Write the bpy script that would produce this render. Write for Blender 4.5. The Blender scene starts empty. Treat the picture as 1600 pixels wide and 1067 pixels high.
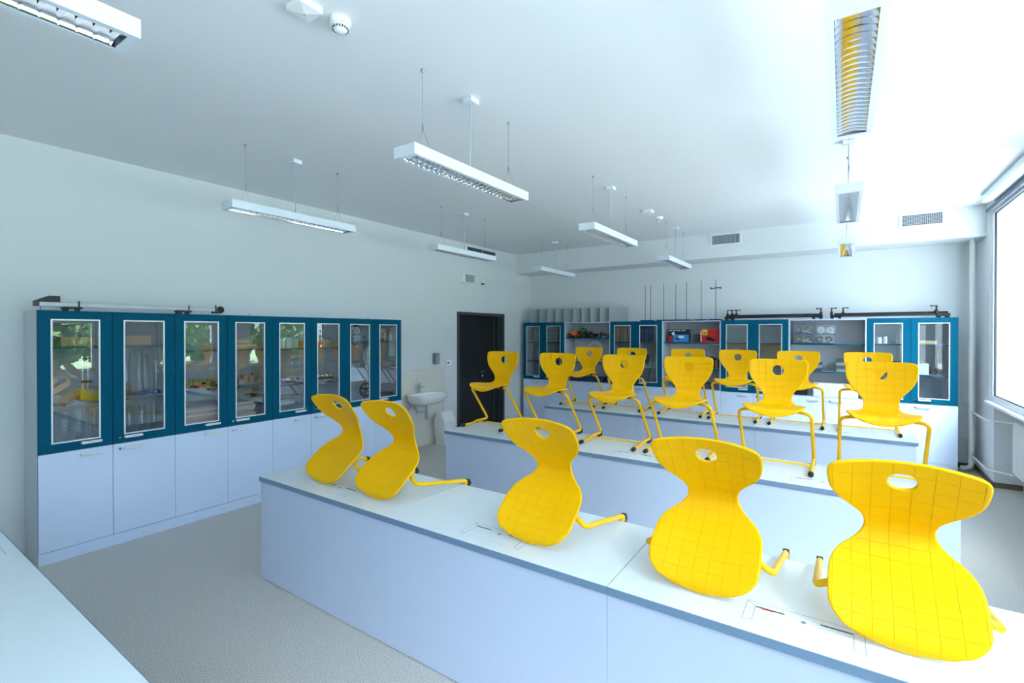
import bpy, bmesh, math, random
from mathutils import Vector, Matrix, Euler

PI = math.pi
rad = math.radians
sc = bpy.context.scene
col = sc.collection
random.seed(7)

# ------------------------------------------------------------------ camera
cam_d = bpy.data.cameras.new('camera')
cam = bpy.data.objects.new('camera', cam_d)
col.objects.link(cam)
cam.location = (0, 0, 1.81)
cam.rotation_euler = (rad(90 - 0.354), 0, rad(34.364))
cam_d.sensor_width = 36
cam_d.lens = 36 * 756.03 / 1600
cam_d.shift_y = -10.1 / 1600
cam_d.clip_start = 0.05
sc.camera = cam

# ------------------------------------------------------------------ sky and exposure
FILL_AZ, FILL_EL, FILL_GAIN = -46, 45, 8
wd = bpy.data.worlds.new('sky')
sc.world = wd
wd.use_nodes = True
wn = wd.node_tree.nodes
wl = wd.node_tree.links
bg = wn['Background']
tc = wn.new('ShaderNodeTexCoord')
sx = wn.new('ShaderNodeSeparateXYZ')
ramp = wn.new('ShaderNodeValToRGB')
wl.new(tc.outputs['Generated'], sx.inputs[0])
wl.new(sx.outputs['Z'], ramp.inputs[0])
ramp.color_ramp.elements[0].position = 0.0
ramp.color_ramp.elements[0].color = (0.70, 0.87, 1.0, 1)
ramp.color_ramp.elements[1].position = 0.9
ramp.color_ramp.elements[1].color = (0.46, 0.72, 1.0, 1)
# made-up bright patch of sky, added to light desk fronts through the teacher-side windows
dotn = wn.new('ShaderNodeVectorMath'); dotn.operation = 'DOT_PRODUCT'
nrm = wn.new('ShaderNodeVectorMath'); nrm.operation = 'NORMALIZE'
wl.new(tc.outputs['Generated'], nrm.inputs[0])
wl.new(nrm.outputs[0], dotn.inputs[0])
cdir = Vector((math.cos(rad(FILL_AZ)) * math.cos(rad(FILL_EL)), math.sin(rad(FILL_AZ)) * math.cos(rad(FILL_EL)), math.sin(rad(FILL_EL))))
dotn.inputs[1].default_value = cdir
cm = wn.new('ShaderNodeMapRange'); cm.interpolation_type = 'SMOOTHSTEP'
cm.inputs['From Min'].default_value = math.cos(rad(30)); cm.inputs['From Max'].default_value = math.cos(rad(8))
cm.inputs['To Min'].default_value = 0.0; cm.inputs['To Max'].default_value = FILL_GAIN
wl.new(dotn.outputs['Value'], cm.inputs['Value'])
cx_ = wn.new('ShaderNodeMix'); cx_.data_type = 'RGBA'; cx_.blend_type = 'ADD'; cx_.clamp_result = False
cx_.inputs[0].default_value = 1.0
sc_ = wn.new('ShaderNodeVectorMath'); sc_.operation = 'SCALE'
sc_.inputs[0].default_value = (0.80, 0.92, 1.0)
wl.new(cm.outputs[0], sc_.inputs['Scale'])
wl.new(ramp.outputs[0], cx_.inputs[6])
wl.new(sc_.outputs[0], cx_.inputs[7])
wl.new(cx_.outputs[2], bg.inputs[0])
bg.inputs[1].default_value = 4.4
# sun behind the building: it lights the ground and trees outside, which throw light up to the ceiling
sd = bpy.data.lights.new('sun', 'SUN')
sd.energy = 39
sd.color = (0.84, 0.93, 1.0)
sd.angle = rad(0.5)
sun = bpy.data.objects.new('sun', sd)
col.objects.link(sun)
sun.rotation_euler = (rad(-4), rad(-4), 0)

sc.view_settings.view_transform = 'Standard'
sc.view_settings.look = 'None'
sc.view_settings.gamma = 1
sc.view_settings.use_curve_mapping = False
sc.view_settings.exposure = 0.18
sc.cycles.max_bounces = 14
sc.cycles.diffuse_bounces = 8
sc.cycles.glossy_bounces = 6
sc.cycles.transmission_bounces = 8
sc.cycles.transparent_max_bounces = 24
sc.cycles.sample_clamp_indirect = 12
sc.cycles.caustics_reflective = False
sc.cycles.caustics_refractive = False
sc.cycles.use_denoising = True

# window openings in the long window wall: y0, y1
WINDOWS = [(5.95, 8.05), (4.05, 5.30), (0.75, 3.20), (-3.00, 0.20)]
WX = 1.456            # room face of the window wall
SILL, HEAD = 0.985, 3.29
for wy0, wy1 in WINDOWS:
    ld = bpy.data.lights.new('window_daylight', 'AREA')
    ld.shape = 'RECTANGLE'
    ld.size = HEAD - SILL - 0.02
    ld.size_y = wy1 - wy0 - 0.02
    ld.cycles.is_portal = True
    lo = bpy.data.objects.new('window_daylight', ld)
    col.objects.link(lo)
    lo.location = (1.60, (wy0 + wy1) / 2, (SILL + HEAD) / 2)
    lo.rotation_euler = (0, PI / 2, 0)

# ------------------------------------------------------------------ materials
def lin(c):
    c = c / 255
    return c / 12.92 if c <= 0.04045 else ((c + 0.055) / 1.055) ** 2.4

def rgb(r, g, b):
    return (lin(r), lin(g), lin(b), 1)

M = {}
def mat(name, c, rough=0.5, metal=0.0, spec=0.5, coat=0.0, noise=0.0, nscale=60, bump=0.0, bscale=200):
    m = bpy.data.materials.new(name)
    m.use_nodes = True
    nt = m.node_tree
    p = nt.nodes['Principled BSDF']
    col4 = rgb(*c)
    p.inputs['Base Color'].default_value = col4
    p.inputs['Roughness'].default_value = rough
    p.inputs['Metallic'].default_value = metal
    p.inputs['Specular IOR Level'].default_value = spec
    p.inputs['Coat Weight'].default_value = coat
    t = None
    if noise or bump:
        t = nt.nodes.new('ShaderNodeTexCoord')
    if noise:
        n = nt.nodes.new('ShaderNodeTexNoise')
        n.inputs['Scale'].default_value = nscale
        n.inputs['Detail'].default_value = 4
        nt.links.new(t.outputs['Object'], n.inputs['Vector'])
        r = nt.nodes.new('ShaderNodeValToRGB')
        r.color_ramp.elements[0].position = 0.3
        r.color_ramp.elements[1].position = 0.7
        r.color_ramp.elements[0].color = tuple(v * (1 - noise) for v in col4[:3]) + (1,)
        r.color_ramp.elements[1].color = tuple(min(1, v * (1 + noise)) for v in col4[:3]) + (1,)
        nt.links.new(n.outputs['Fac'], r.inputs[0])
        nt.links.new(r.outputs[0], p.inputs['Base Color'])
    if bump:
        n2 = nt.nodes.new('ShaderNodeTexNoise')
        n2.inputs['Scale'].default_value = bscale
        n2.inputs['Detail'].default_value = 3
        nt.links.new(t.outputs['Object'], n2.inputs['Vector'])
        b = nt.nodes.new('ShaderNodeBump')
        b.inputs['Strength'].default_value = bump
        b.inputs['Distance'].default_value = 0.002
        nt.links.new(n2.outputs['Fac'], b.inputs['Height'])
        nt.links.new(b.outputs[0], p.inputs['Normal'])
    M[name] = m
    return m

mat('wall_paint', (216, 220, 222), 0.85, spec=0.2, bump=0.05, bscale=120)
mat('ceiling_paint', (226, 228, 230), 0.9, spec=0.15)
mat('melamine_grey', (192, 204, 226), 0.38, noise=0.015, nscale=300)
mat('melamine_front', (210, 225, 250), 0.38, noise=0.015, nscale=300)
mat('melamine_side', (192, 197, 204), 0.45)
mat('melamine_white', (218, 229, 236), 0.30, noise=0.01, nscale=200)
mat('teal_lacquer', (0, 84, 112), 0.55, spec=0.07, noise=0.02, nscale=200)
mat('edge_blue', (112, 138, 164), 0.45)
mat('seam_dark', (45, 52, 60), 0.6)
mat('seam_grey', (130, 142, 156), 0.6)
mat('aluminium', (226, 229, 233), 0.35, metal=0.3)
mat('trim_silver', (226, 230, 234), 0.35, metal=0.25)
mat('chrome', (220, 222, 225), 0.12, metal=1.0)
mat('track_metal', (168, 174, 180), 0.4, metal=0.6)
mat('mirror_louvre', (225, 228, 232), 0.06, metal=1.0)
mat('white_enamel', (218, 226, 233), 0.35)
mat('white_plastic', (236, 238, 238), 0.4)
mat('ceramic', (240, 241, 241), 0.12, coat=0.3)
mat('black_plastic', (14, 15, 17), 0.42)
mat('black_metal', (12, 13, 16), 0.4)
mat('door_black', (15, 16, 20), 0.45)
mat('door_frame_grey', (58, 66, 68), 0.5)
mat('frame_pvc', (240, 242, 244), 0.35)
mat('gasket', (34, 40, 50), 0.5)
mat('blind_grey', (84, 92, 108), 0.6)
mat('radiator_white', (232, 234, 232), 0.4)
mat('pipe_paint', (222, 224, 220), 0.4)
mat('skirting_brown', (112, 94, 76), 0.55)
mat('steel_wire', (150, 155, 160), 0.35, metal=0.8)
mat('cable_grey', (176, 186, 192), 0.5)
mat('cardboard', (196, 158, 120), 0.8, noise=0.06, nscale=20)
mat('wood_light', (206, 170, 128), 0.6, noise=0.15, nscale=14)
mat('wood_mid', (176, 128, 88), 0.6, noise=0.15, nscale=14)
mat('wood_reddish', (190, 140, 112), 0.6, noise=0.12, nscale=14)
mat('board_pale', (214, 205, 192), 0.7)
mat('grey_card', (150, 158, 164), 0.7)
mat('blue_plastic', (24, 60, 140), 0.4)
mat('navy', (18, 34, 92), 0.5)
mat('yellow_plastic', (236, 196, 20), 0.4)
mat('red_plastic', (196, 30, 26), 0.4)
mat('orange_plastic', (226, 96, 24), 0.4)
mat('green_plastic', (60, 150, 46), 0.4)
mat('sky_print', (40, 140, 205), 0.35)
mat('dark_print', (18, 28, 44), 0.35)
mat('paper_white', (236, 236, 232), 0.7)
mat('binder_beige', (176, 140, 104), 0.7, noise=0.06, nscale=20)
mat('binder_blue', (30, 52, 96), 0.6)
mat('dark_grey', (62, 68, 76), 0.5)
mat('mid_grey', (120, 126, 132), 0.5)
mat('foliage', (116, 140, 84), 0.8, noise=0.45, nscale=3)
mat('bark', (90, 76, 62), 0.9, noise=0.2, nscale=8)
mat('ground_out', (186, 188, 190), 0.9, noise=0.1, nscale=0.8)
mat('lawn_green', (140, 156, 120), 0.9, noise=0.3, nscale=1.5)
mat('lens_dark', (22, 26, 30), 0.2)

def floor_mat():
    m = mat('floor_vinyl', (166, 158, 147), 0.42)
    nt = m.node_tree
    p = nt.nodes['Principled BSDF']
    t = nt.nodes.new('ShaderNodeTexCoord')
    n = nt.nodes.new('ShaderNodeTexNoise')
    n.inputs['Scale'].default_value = 150
    n.inputs['Detail'].default_value = 5
    n.inputs['Roughness'].default_value = 0.75
    nt.links.new(t.outputs['Object'], n.inputs['Vector'])
    r = nt.nodes.new('ShaderNodeValToRGB')
    e = r.color_ramp.elements
    e[0].position = 0.36
    e[0].color = rgb(148, 143, 137)
    e[1].position = 0.66
    e[1].color = rgb(236, 232, 226)
    k = r.color_ramp.elements.new(0.5)
    k.color = rgb(196, 190, 183)
    nt.links.new(n.outputs['Fac'], r.inputs[0])
    nt.links.new(r.outputs[0], p.inputs['Base Color'])
    p.inputs['Specular IOR Level'].default_value = 0.45
floor_mat()

def seat_mat():
    m = mat('yellow_shell', (246, 186, 0), 0.45, spec=0.16)
    nt = m.node_tree
    p = nt.nodes['Principled BSDF']
    uv = nt.nodes.new('ShaderNodeUVMap')
    sep = nt.nodes.new('ShaderNodeSeparateXYZ')
    nt.links.new(uv.outputs[0], sep.inputs[0])
    hs = []
    for ax in ('X', 'Y'):
        d = nt.nodes.new('ShaderNodeMath'); d.operation = 'MULTIPLY_ADD'
        d.inputs[1].default_value = 1 / 0.058; d.inputs[2].default_value = 0.5
        nt.links.new(sep.outputs[ax], d.inputs[0])
        f = nt.nodes.new('ShaderNodeMath'); f.operation = 'PINGPONG'; f.inputs[1].default_value = 0.5
        nt.links.new(d.outputs[0], f.inputs[0])
        g = nt.nodes.new('ShaderNodeMapRange')
        g.inputs['From Min'].default_value = 0.0
        g.inputs['From Max'].default_value = 0.022
        nt.links.new(f.outputs[0], g.inputs['Value'])
        hs.append(g)
    mn = nt.nodes.new('ShaderNodeMath'); mn.operation = 'MINIMUM'
    nt.links.new(hs[0].outputs[0], mn.inputs[0])
    nt.links.new(hs[1].outputs[0], mn.inputs[1])
    no = nt.nodes.new('ShaderNodeTexNoise'); no.inputs['Scale'].default_value = 420
    tco = nt.nodes.new('ShaderNodeTexCoord')
    nt.links.new(tco.outputs['Object'], no.inputs['Vector'])
    ad = nt.nodes.new('ShaderNodeMath'); ad.operation = 'MULTIPLY_ADD'; ad.inputs[1].default_value = 0.22
    nt.links.new(no.outputs['Fac'], ad.inputs[0]); nt.links.new(mn.outputs[0], ad.inputs[2])
    b = nt.nodes.new('ShaderNodeBump'); b.inputs['Strength'].default_value = 0.68; b.inputs['Distance'].default_value = 0.003
    nt.links.new(ad.outputs[0], b.inputs['Height'])
    nt.links.new(b.outputs[0], p.inputs['Normal'])
seat_mat()
mat('yellow_tube', (246, 190, 0), 0.32, spec=0.3)

def glass_mat(name, tint, refl_ior=1.5, gain=1.0):
    m = bpy.data.materials.new(name)
    m.use_nodes = True
    nt = m.node_tree
    nt.nodes.clear()
    out = nt.nodes.new('ShaderNodeOutputMaterial')
    tr = nt.nodes.new('ShaderNodeBsdfTransparent'); tr.inputs[0].default_value = tint
    gl = nt.nodes.new('ShaderNodeBsdfGlossy'); gl.inputs['Roughness'].default_value = 0.0
    gl.inputs[0].default_value = (1, 1, 1, 1)
    fr = nt.nodes.new('ShaderNodeFresnel'); fr.inputs[0].default_value = refl_ior
    mx = nt.nodes.new('ShaderNodeMixShader')
    geo = nt.nodes.new('ShaderNodeNewGeometry')          # reflect once, at the outer face of the pane
    inv = nt.nodes.new('ShaderNodeMath'); inv.operation = 'SUBTRACT'; inv.inputs[0].default_value = 1.0
    mul = nt.nodes.new('ShaderNodeMath'); mul.operation = 'MULTIPLY'
    nt.links.new(geo.outputs['Backfacing'], inv.inputs[1])
    nt.links.new(inv.outputs[0], mul.inputs[0])
    nt.links.new(fr.outputs[0], mul.inputs[1])
    nt.links.new(mul.outputs[0], mx.inputs[0])
    nt.links.new(tr.outputs[0], mx.inputs[1])
    nt.links.new(gl.outputs[0], mx.inputs[2])
    nt.links.new(mx.outputs[0], out.inputs[0])
    M[name] = m
glass_mat('glass_door', (0.86, 0.90, 0.91, 1), 2.1)
glass_mat('glass_window', (0.97, 0.985, 0.98, 1), 1.35)
glass_mat('glass_ware', (0.955, 0.98, 0.985, 1), 2.3)

def grid_mat():
    m = mat('grid_chart', (220, 222, 222), 0.6)
    nt = m.node_tree
    t = nt.nodes.new('ShaderNodeTexCoord')
    b = nt.nodes.new('ShaderNodeTexBrick')
    b.offset = 0
    b.inputs['Scale'].default_value = 1
    b.inputs['Color1'].default_value = rgb(214, 218, 220)
    b.inputs['Color2'].default_value = rgb(196, 202, 206)
    b.inputs['Mortar'].default_value = rgb(60, 66, 74)
    b.inputs['Mortar Size'].default_value = 0.004
    b.inputs['Brick Width'].default_value = 0.031
    b.inputs['Row Height'].default_value = 0.031
    mp = nt.nodes.new('ShaderNodeMapping')
    mp.inputs['Rotation'].default_value = (PI / 2, 0, 0)
    nt.links.new(t.outputs['Object'], mp.inputs[0])
    nt.links.new(mp.outputs[0], b.inputs['Vector'])
    nt.links.new(b.outputs['Color'], nt.nodes['Principled BSDF'].inputs['Base Color'])
grid_mat()

# ------------------------------------------------------------------ builders
class MB:
    """collects shapes into one mesh"""
    def __init__(s):
        s.bm = bmesh.new()
    def box(s, x0, x1, y0, y1, z0, z1, bev=0.0, seg=2, rot=None, piv=None):
        m = Matrix.Translation(((x0 + x1) / 2, (y0 + y1) / 2, (z0 + z1) / 2)) @ Matrix.Diagonal((abs(x1 - x0), abs(y1 - y0), abs(z1 - z0), 1))
        r = bmesh.ops.create_cube(s.bm, size=1, matrix=m)
        vs = r['verts']
        if bev:
            es = list({e for v in vs for e in v.link_edges})
            q = bmesh.ops.bevel(s.bm, geom=es, offset=bev, segments=seg, affect='EDGES', profile=0.5)
            vs = list({v for f in q['faces'] for v in f.verts} | {v for v in vs if v.is_valid})
        if rot is not None:
            bmesh.ops.transform(s.bm, matrix=Matrix.Translation(piv) @ rot @ Matrix.Translation(-Vector(piv)), verts=vs)
        return s
    def ring(s, pts, r, seg=12, caps=True):
        """tube along a polyline"""
        pts = [Vector(p) for p in pts]
        n = len(pts)
        tang = []
        for i in range(n):
            a = pts[max(i - 1, 0)]; b = pts[min(i + 1, n - 1)]
            tang.append((b - a).normalized())
        up = Vector((0, 0, 1)) if abs(tang[0].z) < 0.9 else Vector((1, 0, 0))
        u = tang[0].cross(up).normalized()
        rings = []
        for i in range(n):
            u = (u - tang[i] * u.dot(tang[i])).normalized()
            w = tang[i].cross(u)
            rr = r[i] if isinstance(r, (list, tuple)) else r
            rings.append([s.bm.verts.new(pts[i] + (u * math.cos(2 * PI * k / seg) + w * math.sin(2 * PI * k / seg)) * rr) for k in range(seg)])
        for i in range(n - 1):
            for k in range(seg):
                s.bm.faces.new((rings[i][k], rings[i][(k + 1) % seg], rings[i + 1][(k + 1) % seg], rings[i + 1][k]))
        if caps:
            s.bm.faces.new(rings[0][::-1]); s.bm.faces.new(rings[-1])
        return s
    def lathe(s, prof, c=(0, 0, 0), seg=24, axis='z'):
        """prof: list of (r, z)"""
        c = Vector(c)
        def P(r, h, k):
            a = 2 * PI * k / seg
            if axis == 'z': return c + Vector((r * math.cos(a), r * math.sin(a), h))
            if axis == 'x': return c + Vector((h, r * math.cos(a), r * math.sin(a)))
            return c + Vector((r * math.sin(a), h, r * math.cos(a)))
        prev = None
        for (r, h) in prof:
            cur = [s.bm.verts.new(P(0, h, 0))] if r < 1e-6 else [s.bm.verts.new(P(r, h, k)) for k in range(seg)]
            if prev is not None:
                for k in range(seg):
                    k2 = (k + 1) % seg
                    if len(prev) == 1 and len(cur) == 1: break
                    if len(prev) == 1: s.bm.faces.new((prev[0], cur[k2], cur[k]))
                    elif len(cur) == 1: s.bm.faces.new((prev[k], prev[k2], cur[0]))
                    else: s.bm.faces.new((prev[k], prev[k2], cur[k2], cur[k]))
            prev = cur
        return s
    def prism(s, poly, a, b, axis='x'):
        """extrude a polygon given in the other two axes from a to b"""
        def P(p, t):
            if axis == 'x': return (t, p[0], p[1])
            if axis == 'y': return (p[0], t, p[1])
            return (p[0], p[1], t)
        A = [s.bm.verts.new(P(p, a)) for p in poly]
        B_ = [s.bm.verts.new(P(p, b)) for p in poly]
        n = len(poly)
        for i in range(n):
            s.bm.faces.new((A[i], A[(i + 1) % n], B_[(i + 1) % n], B_[i]))
        s.bm.faces.new(A[::-1]); s.bm.faces.new(B_)
        return s
    def mesh(s, name, m, smooth=False, angle=None):
        bmesh.ops.recalc_face_normals(s.bm, faces=s.bm.faces)
        me = bpy.data.meshes.new(name)
        s.bm.to_mesh(me); s.bm.free()
        me.materials.append(M[m] if isinstance(m, str) else m)
        if smooth:
            for p in me.polygons: p.use_smooth = True
            me.set_sharp_from_angle(angle=rad(angle or 40))
        return me
    def build(s, name, m, parent=None, smooth=False, loc=(0, 0, 0), rz=0, angle=None):
        o = bpy.data.objects.new(name, s.mesh(name, m, smooth, angle))
        col.objects.link(o)
        o.location = loc
        o.rotation_euler = (0, 0, rz)
        if parent is not None: o.parent = parent
        return o

def fillet(pts, r, n=6):
    pts = [Vector(p) for p in pts]
    rs = r if isinstance(r, (list, tuple)) else [r] * len(pts)
    out = [pts[0]]
    for i in range(1, len(pts) - 1):
        a, b, c = pts[i - 1], pts[i], pts[i + 1]
        d1 = (a - b); d2 = (c - b)
        t = min(rs[i], d1.length * 0.49, d2.length * 0.49)
        p1 = b + d1.normalized() * t; p2 = b + d2.normalized() * t
        for k in range(n + 1):
            q = k / n
            out.append(p1 * (1 - q) ** 2 + b * 2 * q * (1 - q) + p2 * q * q)
    out.append(pts[-1])
    return out

def tag(o, label, cat, group=None, kind=None):
    if label: o['label'] = label
    if cat: o['category'] = cat
    if group: o['group'] = group
    if kind: o['kind'] = kind
    return o

def thing(name, label, cat, loc=(0, 0, 0), rz=0, group=None, rx=0):
    o = bpy.data.objects.new(name, None)
    o.empty_display_size = 0.05
    col.objects.link(o)
    o.location = loc
    o.rotation_euler = (rx, 0, rz)
    return tag(o, label, cat, group)

def struct(o, label, cat):
    return tag(o, label, cat, None, 'structure')

def children(o):
    return [c for c in bpy.data.objects if c.parent is o]

def dup(root, label, loc, rz=None, rx=None, group=None):
    def cp(o, parent):
        c = o.copy(); col.objects.link(c)
        if parent is not None: c.parent = parent
        for ch in children(o): cp(ch, c)
        return c
    r = cp(root, None)
    r.location = loc
    if rz is not None or rx is not None: r.rotation_euler = (rx or 0, 0, rz or 0)
    r['label'] = label
    if group: r['group'] = group
    return r

# ------------------------------------------------------------------ the room
XL, YB, ZC = -5.523, 8.756, 3.385
YF = -3.4
struct(MB().box(XL - .3, 1.95, YF - .3, YB + .3, -.12, 0).build('floor', 'floor_vinyl'), 'speckled grey beige vinyl classroom floor', 'floor')
struct(MB().box(XL - .3, 1.95, YF - .3, YB + .3, ZC, ZC + .15).build('ceiling', 'ceiling_paint'), 'plain white ceiling over the classroom', 'ceiling')
# wall with the door (door opening y 6.38-7.81, z 0-2.165)
DY0, DY1, DZ = 6.385, 7.805, 2.165
w = MB()
w.box(XL - .25, XL, YF, DY0, 0, ZC)
w.box(XL - .25, XL, DY1, YB, 0, ZC)
w.box(XL - .25, XL, DY0, DY1, DZ, ZC)
struct(w.build('wall_left', 'wall_paint'), 'long pale wall behind the teal cabinets, sink and door', 'wall')
struct(MB().box(XL - .25, 1.95, YB, YB + .25, 0, ZC).build('wall_back', 'wall_paint'), 'pale end wall behind the far row of cabinets', 'wall')
struct(MB().box(XL - .25, 1.95, YF - .25, YF, 0, ZC).build('wall_front', 'wall_paint'), 'plain wall behind the teacher desk', 'wall')
w = MB()
XO = 1.56
NICHE = 1.70
XN = 1.84
ys = sorted(WINDOWS)
edges = [YF] + [v for p in ys for v in p] + [YB]
for a, b in zip(edges[0::2], edges[1::2]):
    w.box(WX, XO, a, b, SILL - .03, ZC)
    w.box(WX, XN, a, b, 0, SILL - .03)
for a, b in ys:
    w.box(WX, XO, a, b, HEAD, ZC)
    if b > 8:
        w.box(NICHE, XN, a - .2, 7.82, 0, SILL - .03)
        w.box(WX, XN, 7.82, b, 0, SILL - .03)
    else:
        w.box(NICHE, XN, a - .1, b + .1, 0, SILL - .03)
struct(w.build('wall_right', 'wall_paint'), 'window wall with deep piers and radiator niches', 'wall')
# dropped soffit along the end wall
struct(MB().box(XL, WX, 8.217, YB, 2.995, ZC).build('trim_1', 'wall_paint'), 'boxed white soffit running under the ceiling on the end wall', 'soffit')
# skirting
struct(MB().box(WX - .012, WX, 7.82, YB, 0, .06).build('baseboard_right', 'skirting_brown'), 'brown skirting on the pier by the heating pipe', 'skirting')
struct(MB().box(WX - .012, NICHE, 7.808, 7.82, 0, .06).build('baseboard_niche', 'skirting_brown'), 'brown skirting inside the radiator niche', 'skirting')
struct(MB().box(1.24, WX - .012, YB - .012, YB, 0, .06).build('baseboard_back', 'skirting_brown'), 'short brown skirting at the end wall beside the pipe', 'skirting')
struct(MB().box(XL, XL + .012, 6.07, DY0 - .02, 0, .06).build('baseboard_left', 'skirting_brown'), 'brown skirting between tiles and door', 'skirting')
# tiled splashback
def tile_mat():
    m = mat('wall_tile', (226, 220, 200), 0.25)
    nt = m.node_tree
    t = nt.nodes.new('ShaderNodeTexCoord')
    mp = nt.nodes.new('ShaderNodeMapping')
    mp.inputs['Rotation'].default_value = (0, PI / 2, PI / 2)
    b = nt.nodes.new('ShaderNodeTexBrick')
    b.offset = 0
    b.inputs['Scale'].default_value = 1
    b.inputs['Color1'].default_value = rgb(220, 216, 206)
    b.inputs['Color2'].default_value = rgb(216, 212, 203)
    b.inputs['Mortar'].default_value = rgb(206, 202, 190)
    b.inputs['Mortar Size'].default_value = 0.003
    b.inputs['Brick Width'].default_value = 0.6
    b.inputs['Row Height'].default_value = 0.4
    sp = nt.nodes.new('ShaderNodeSeparateXYZ'); cb = nt.nodes.new('ShaderNodeCombineXYZ')
    nt.links.new(t.outputs['Object'], sp.inputs[0])
    nt.links.new(sp.outputs['Y'], cb.inputs['X']); nt.links.new(sp.outputs['Z'], cb.inputs['Y'])
    nt.links.new(cb.outputs[0], b.inputs['Vector'])
    nt.links.new(b.outputs['Color'], nt.nodes['Principled BSDF'].inputs['Base Color'])
tile_mat()
struct(MB().box(XL, XL + .012, 4.74, 6.06, 0, 1.205).build('trim_2', 'wall_tile'), 'cream tiled splashback behind the washbasin', 'tiles')

# door
d = thing('door_1', 'black door in a dark grey steel frame beside the washbasin', 'door', (XL, DY0, 0)); d['kind'] = 'structure'
W_ = DY1 - DY0
m = MB()
m.box(-.22, .008, 0, .065, 0, DZ - .05); m.box(-.22, .008, W_ - .055, W_, 0, DZ - .05); m.box(-.22, .008, 0, W_, DZ - .05, DZ)
m.build('door_frame', 'door_frame_grey', d)
MB().box(-.16, -.12, .065, W_ - .055, 0, DZ - .05).build('door_leaf', 'door_black', d)
MB().box(-.125, -.112, .80, .806, 0, DZ - .05).build('leaf_joint', 'seam_dark', d)
MB().box(-.125, -.108, 1.22, 1.25, 0, DZ - .05).build('leaf_edge', 'door_frame_grey', d)
hd = MB().ring(fillet([(-.12, .86, 1.07), (-.06, .86, 1.07), (-.06, .74, 1.07)], .015), .010).build('door_handle', 'chrome', d, True)
MB().lathe([(0, -.12), (.026, -.12), (.026, -.108), (0, -.106)], (0, .86, 0.99), 16, 'x').build('key_rosette', 'chrome', d, True)
MB().box(XL - .25, XL - .20, DY0, DY1, 0, DZ).build('door_blocking', 'door_black', None)
bpy.data.objects['door_blocking'].parent = d
bpy.data.objects['door_blocking'].location = (-XL, -DY0, 0)

# windows
for i, (a, b) in enumerate(sorted(WINDOWS, reverse=True)):
    n = ['tall white framed window beside the heating pipe', 'white framed window second along from the heating pipe', 'white framed window third along from the heating pipe', 'white framed window beside the teacher desk'][i]
    wnd = thing('window_%d' % (i + 1), n, 'window', (1.475, a, 0)); wnd['kind'] = 'structure'
    L = b - a
    f = MB(); t = .065
    f.box(0, .08, 0, t, SILL, HEAD); f.box(0, .08, L - t, L, SILL, HEAD)
    f.box(0, .08, t, L - t, SILL, SILL + t); f.box(0, .08, t, L - t, HEAD - t, HEAD)
    f.build('window_frame', 'frame_pvc', wnd)
    z_t = 2.06
    if i:
        MB().box(0, .08, t, L - t, z_t - .04, z_t + .04).build('transom', 'frame_pvc', wnd)
    g = MB(); q = .012
    g.box(.01, .03, t, t + q, SILL + t, HEAD - t); g.box(.01, .03, L - t - q, L - t, SILL + t, HEAD - t)
    g.box(.01, .03, t + q, L - t - q, SILL + t, SILL + t + q); g.box(.01, .03, t + q, L - t - q, HEAD - t - q, HEAD - t)
    g.build('gasket', 'gasket', wnd)
    if i:
        s_ = MB(); u = .055; o_ = t + q
        s_.box(.015, .07, o_, o_ + u, SILL + o_, z_t - .04); s_.box(.015, .07, L - o_ - u, L - o_, SILL + o_, z_t - .04)
        s_.box(.015, .07, o_ + u, L - o_ - u, SILL + o_, SILL + o_ + u); s_.box(.015, .07, o_ + u, L - o_ - u, z_t - .04 - u, z_t - .04)
        s_.build('sash', 'frame_pvc', wnd)
    MB().box(.048, .056, t, L - t, SILL + t, HEAD - t).build('window_pane', 'glass_window', wnd)
    sl = MB().box(-.062, .375, .0, L, SILL - .03, SILL, bev=.006).build('window_sill', 'frame_pvc', wnd)
    sl['label'] = 'white window board'
    # roller blind cassette
    bl = thing('roller_blind', ['white roller blind cassette over the window by the heating pipe', 'white roller blind cassette over the second window from the pipe', 'white roller blind cassette over the third window from the pipe', 'white roller blind cassette over the window by the teacher desk'][i], 'blind', (0, a, 0), 0, 'roller blinds above the windows')
    top = L if b < 8 else L - .40
    MB().box(1.31, WX, -.06, top, 3.295, ZC - .004, bev=.008).build('cassette', 'white_enamel', bl)
    MB().ring([(1.432, .03, 3.262), (1.432, L - .03, 3.262)], .024, 14).build('fabric_roll', 'blind_grey', bl, True)

# ------------------------------------------------------------------ chair (built once, copied)
PROF = [(.396, .412, .205), (.391, .436, .207), (.372, .455, .210), (.335, .463, .214), (.25, .461, .217), (.16, .454, .211), (.095, .452, .184),
        (.048, .458, .142), (.014, .476, .114), (-.008, .508, .104), (-.017, .552, .114), (-.022, .598, .146), (-.028, .648, .186),
        (-.035, .703, .211), (-.041, .758, .2185), (-.045, .801, .2195), (-.048, .834, .2185)]
KC = [-.3, .05, .3, .45, .5, .5, .5, .6, .8, .9, .85, .8, .8, .8, .8, .8, .8]

def cr(p0, p1, p2, p3, t):
    return 0.5 * ((2 * p1) + (-p0 + p2) * t + (2 * p0 - 5 * p1 + 4 * p2 - p3) * t * t + (-p0 + 3 * p1 - 3 * p2 + p3) * t ** 3)

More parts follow.
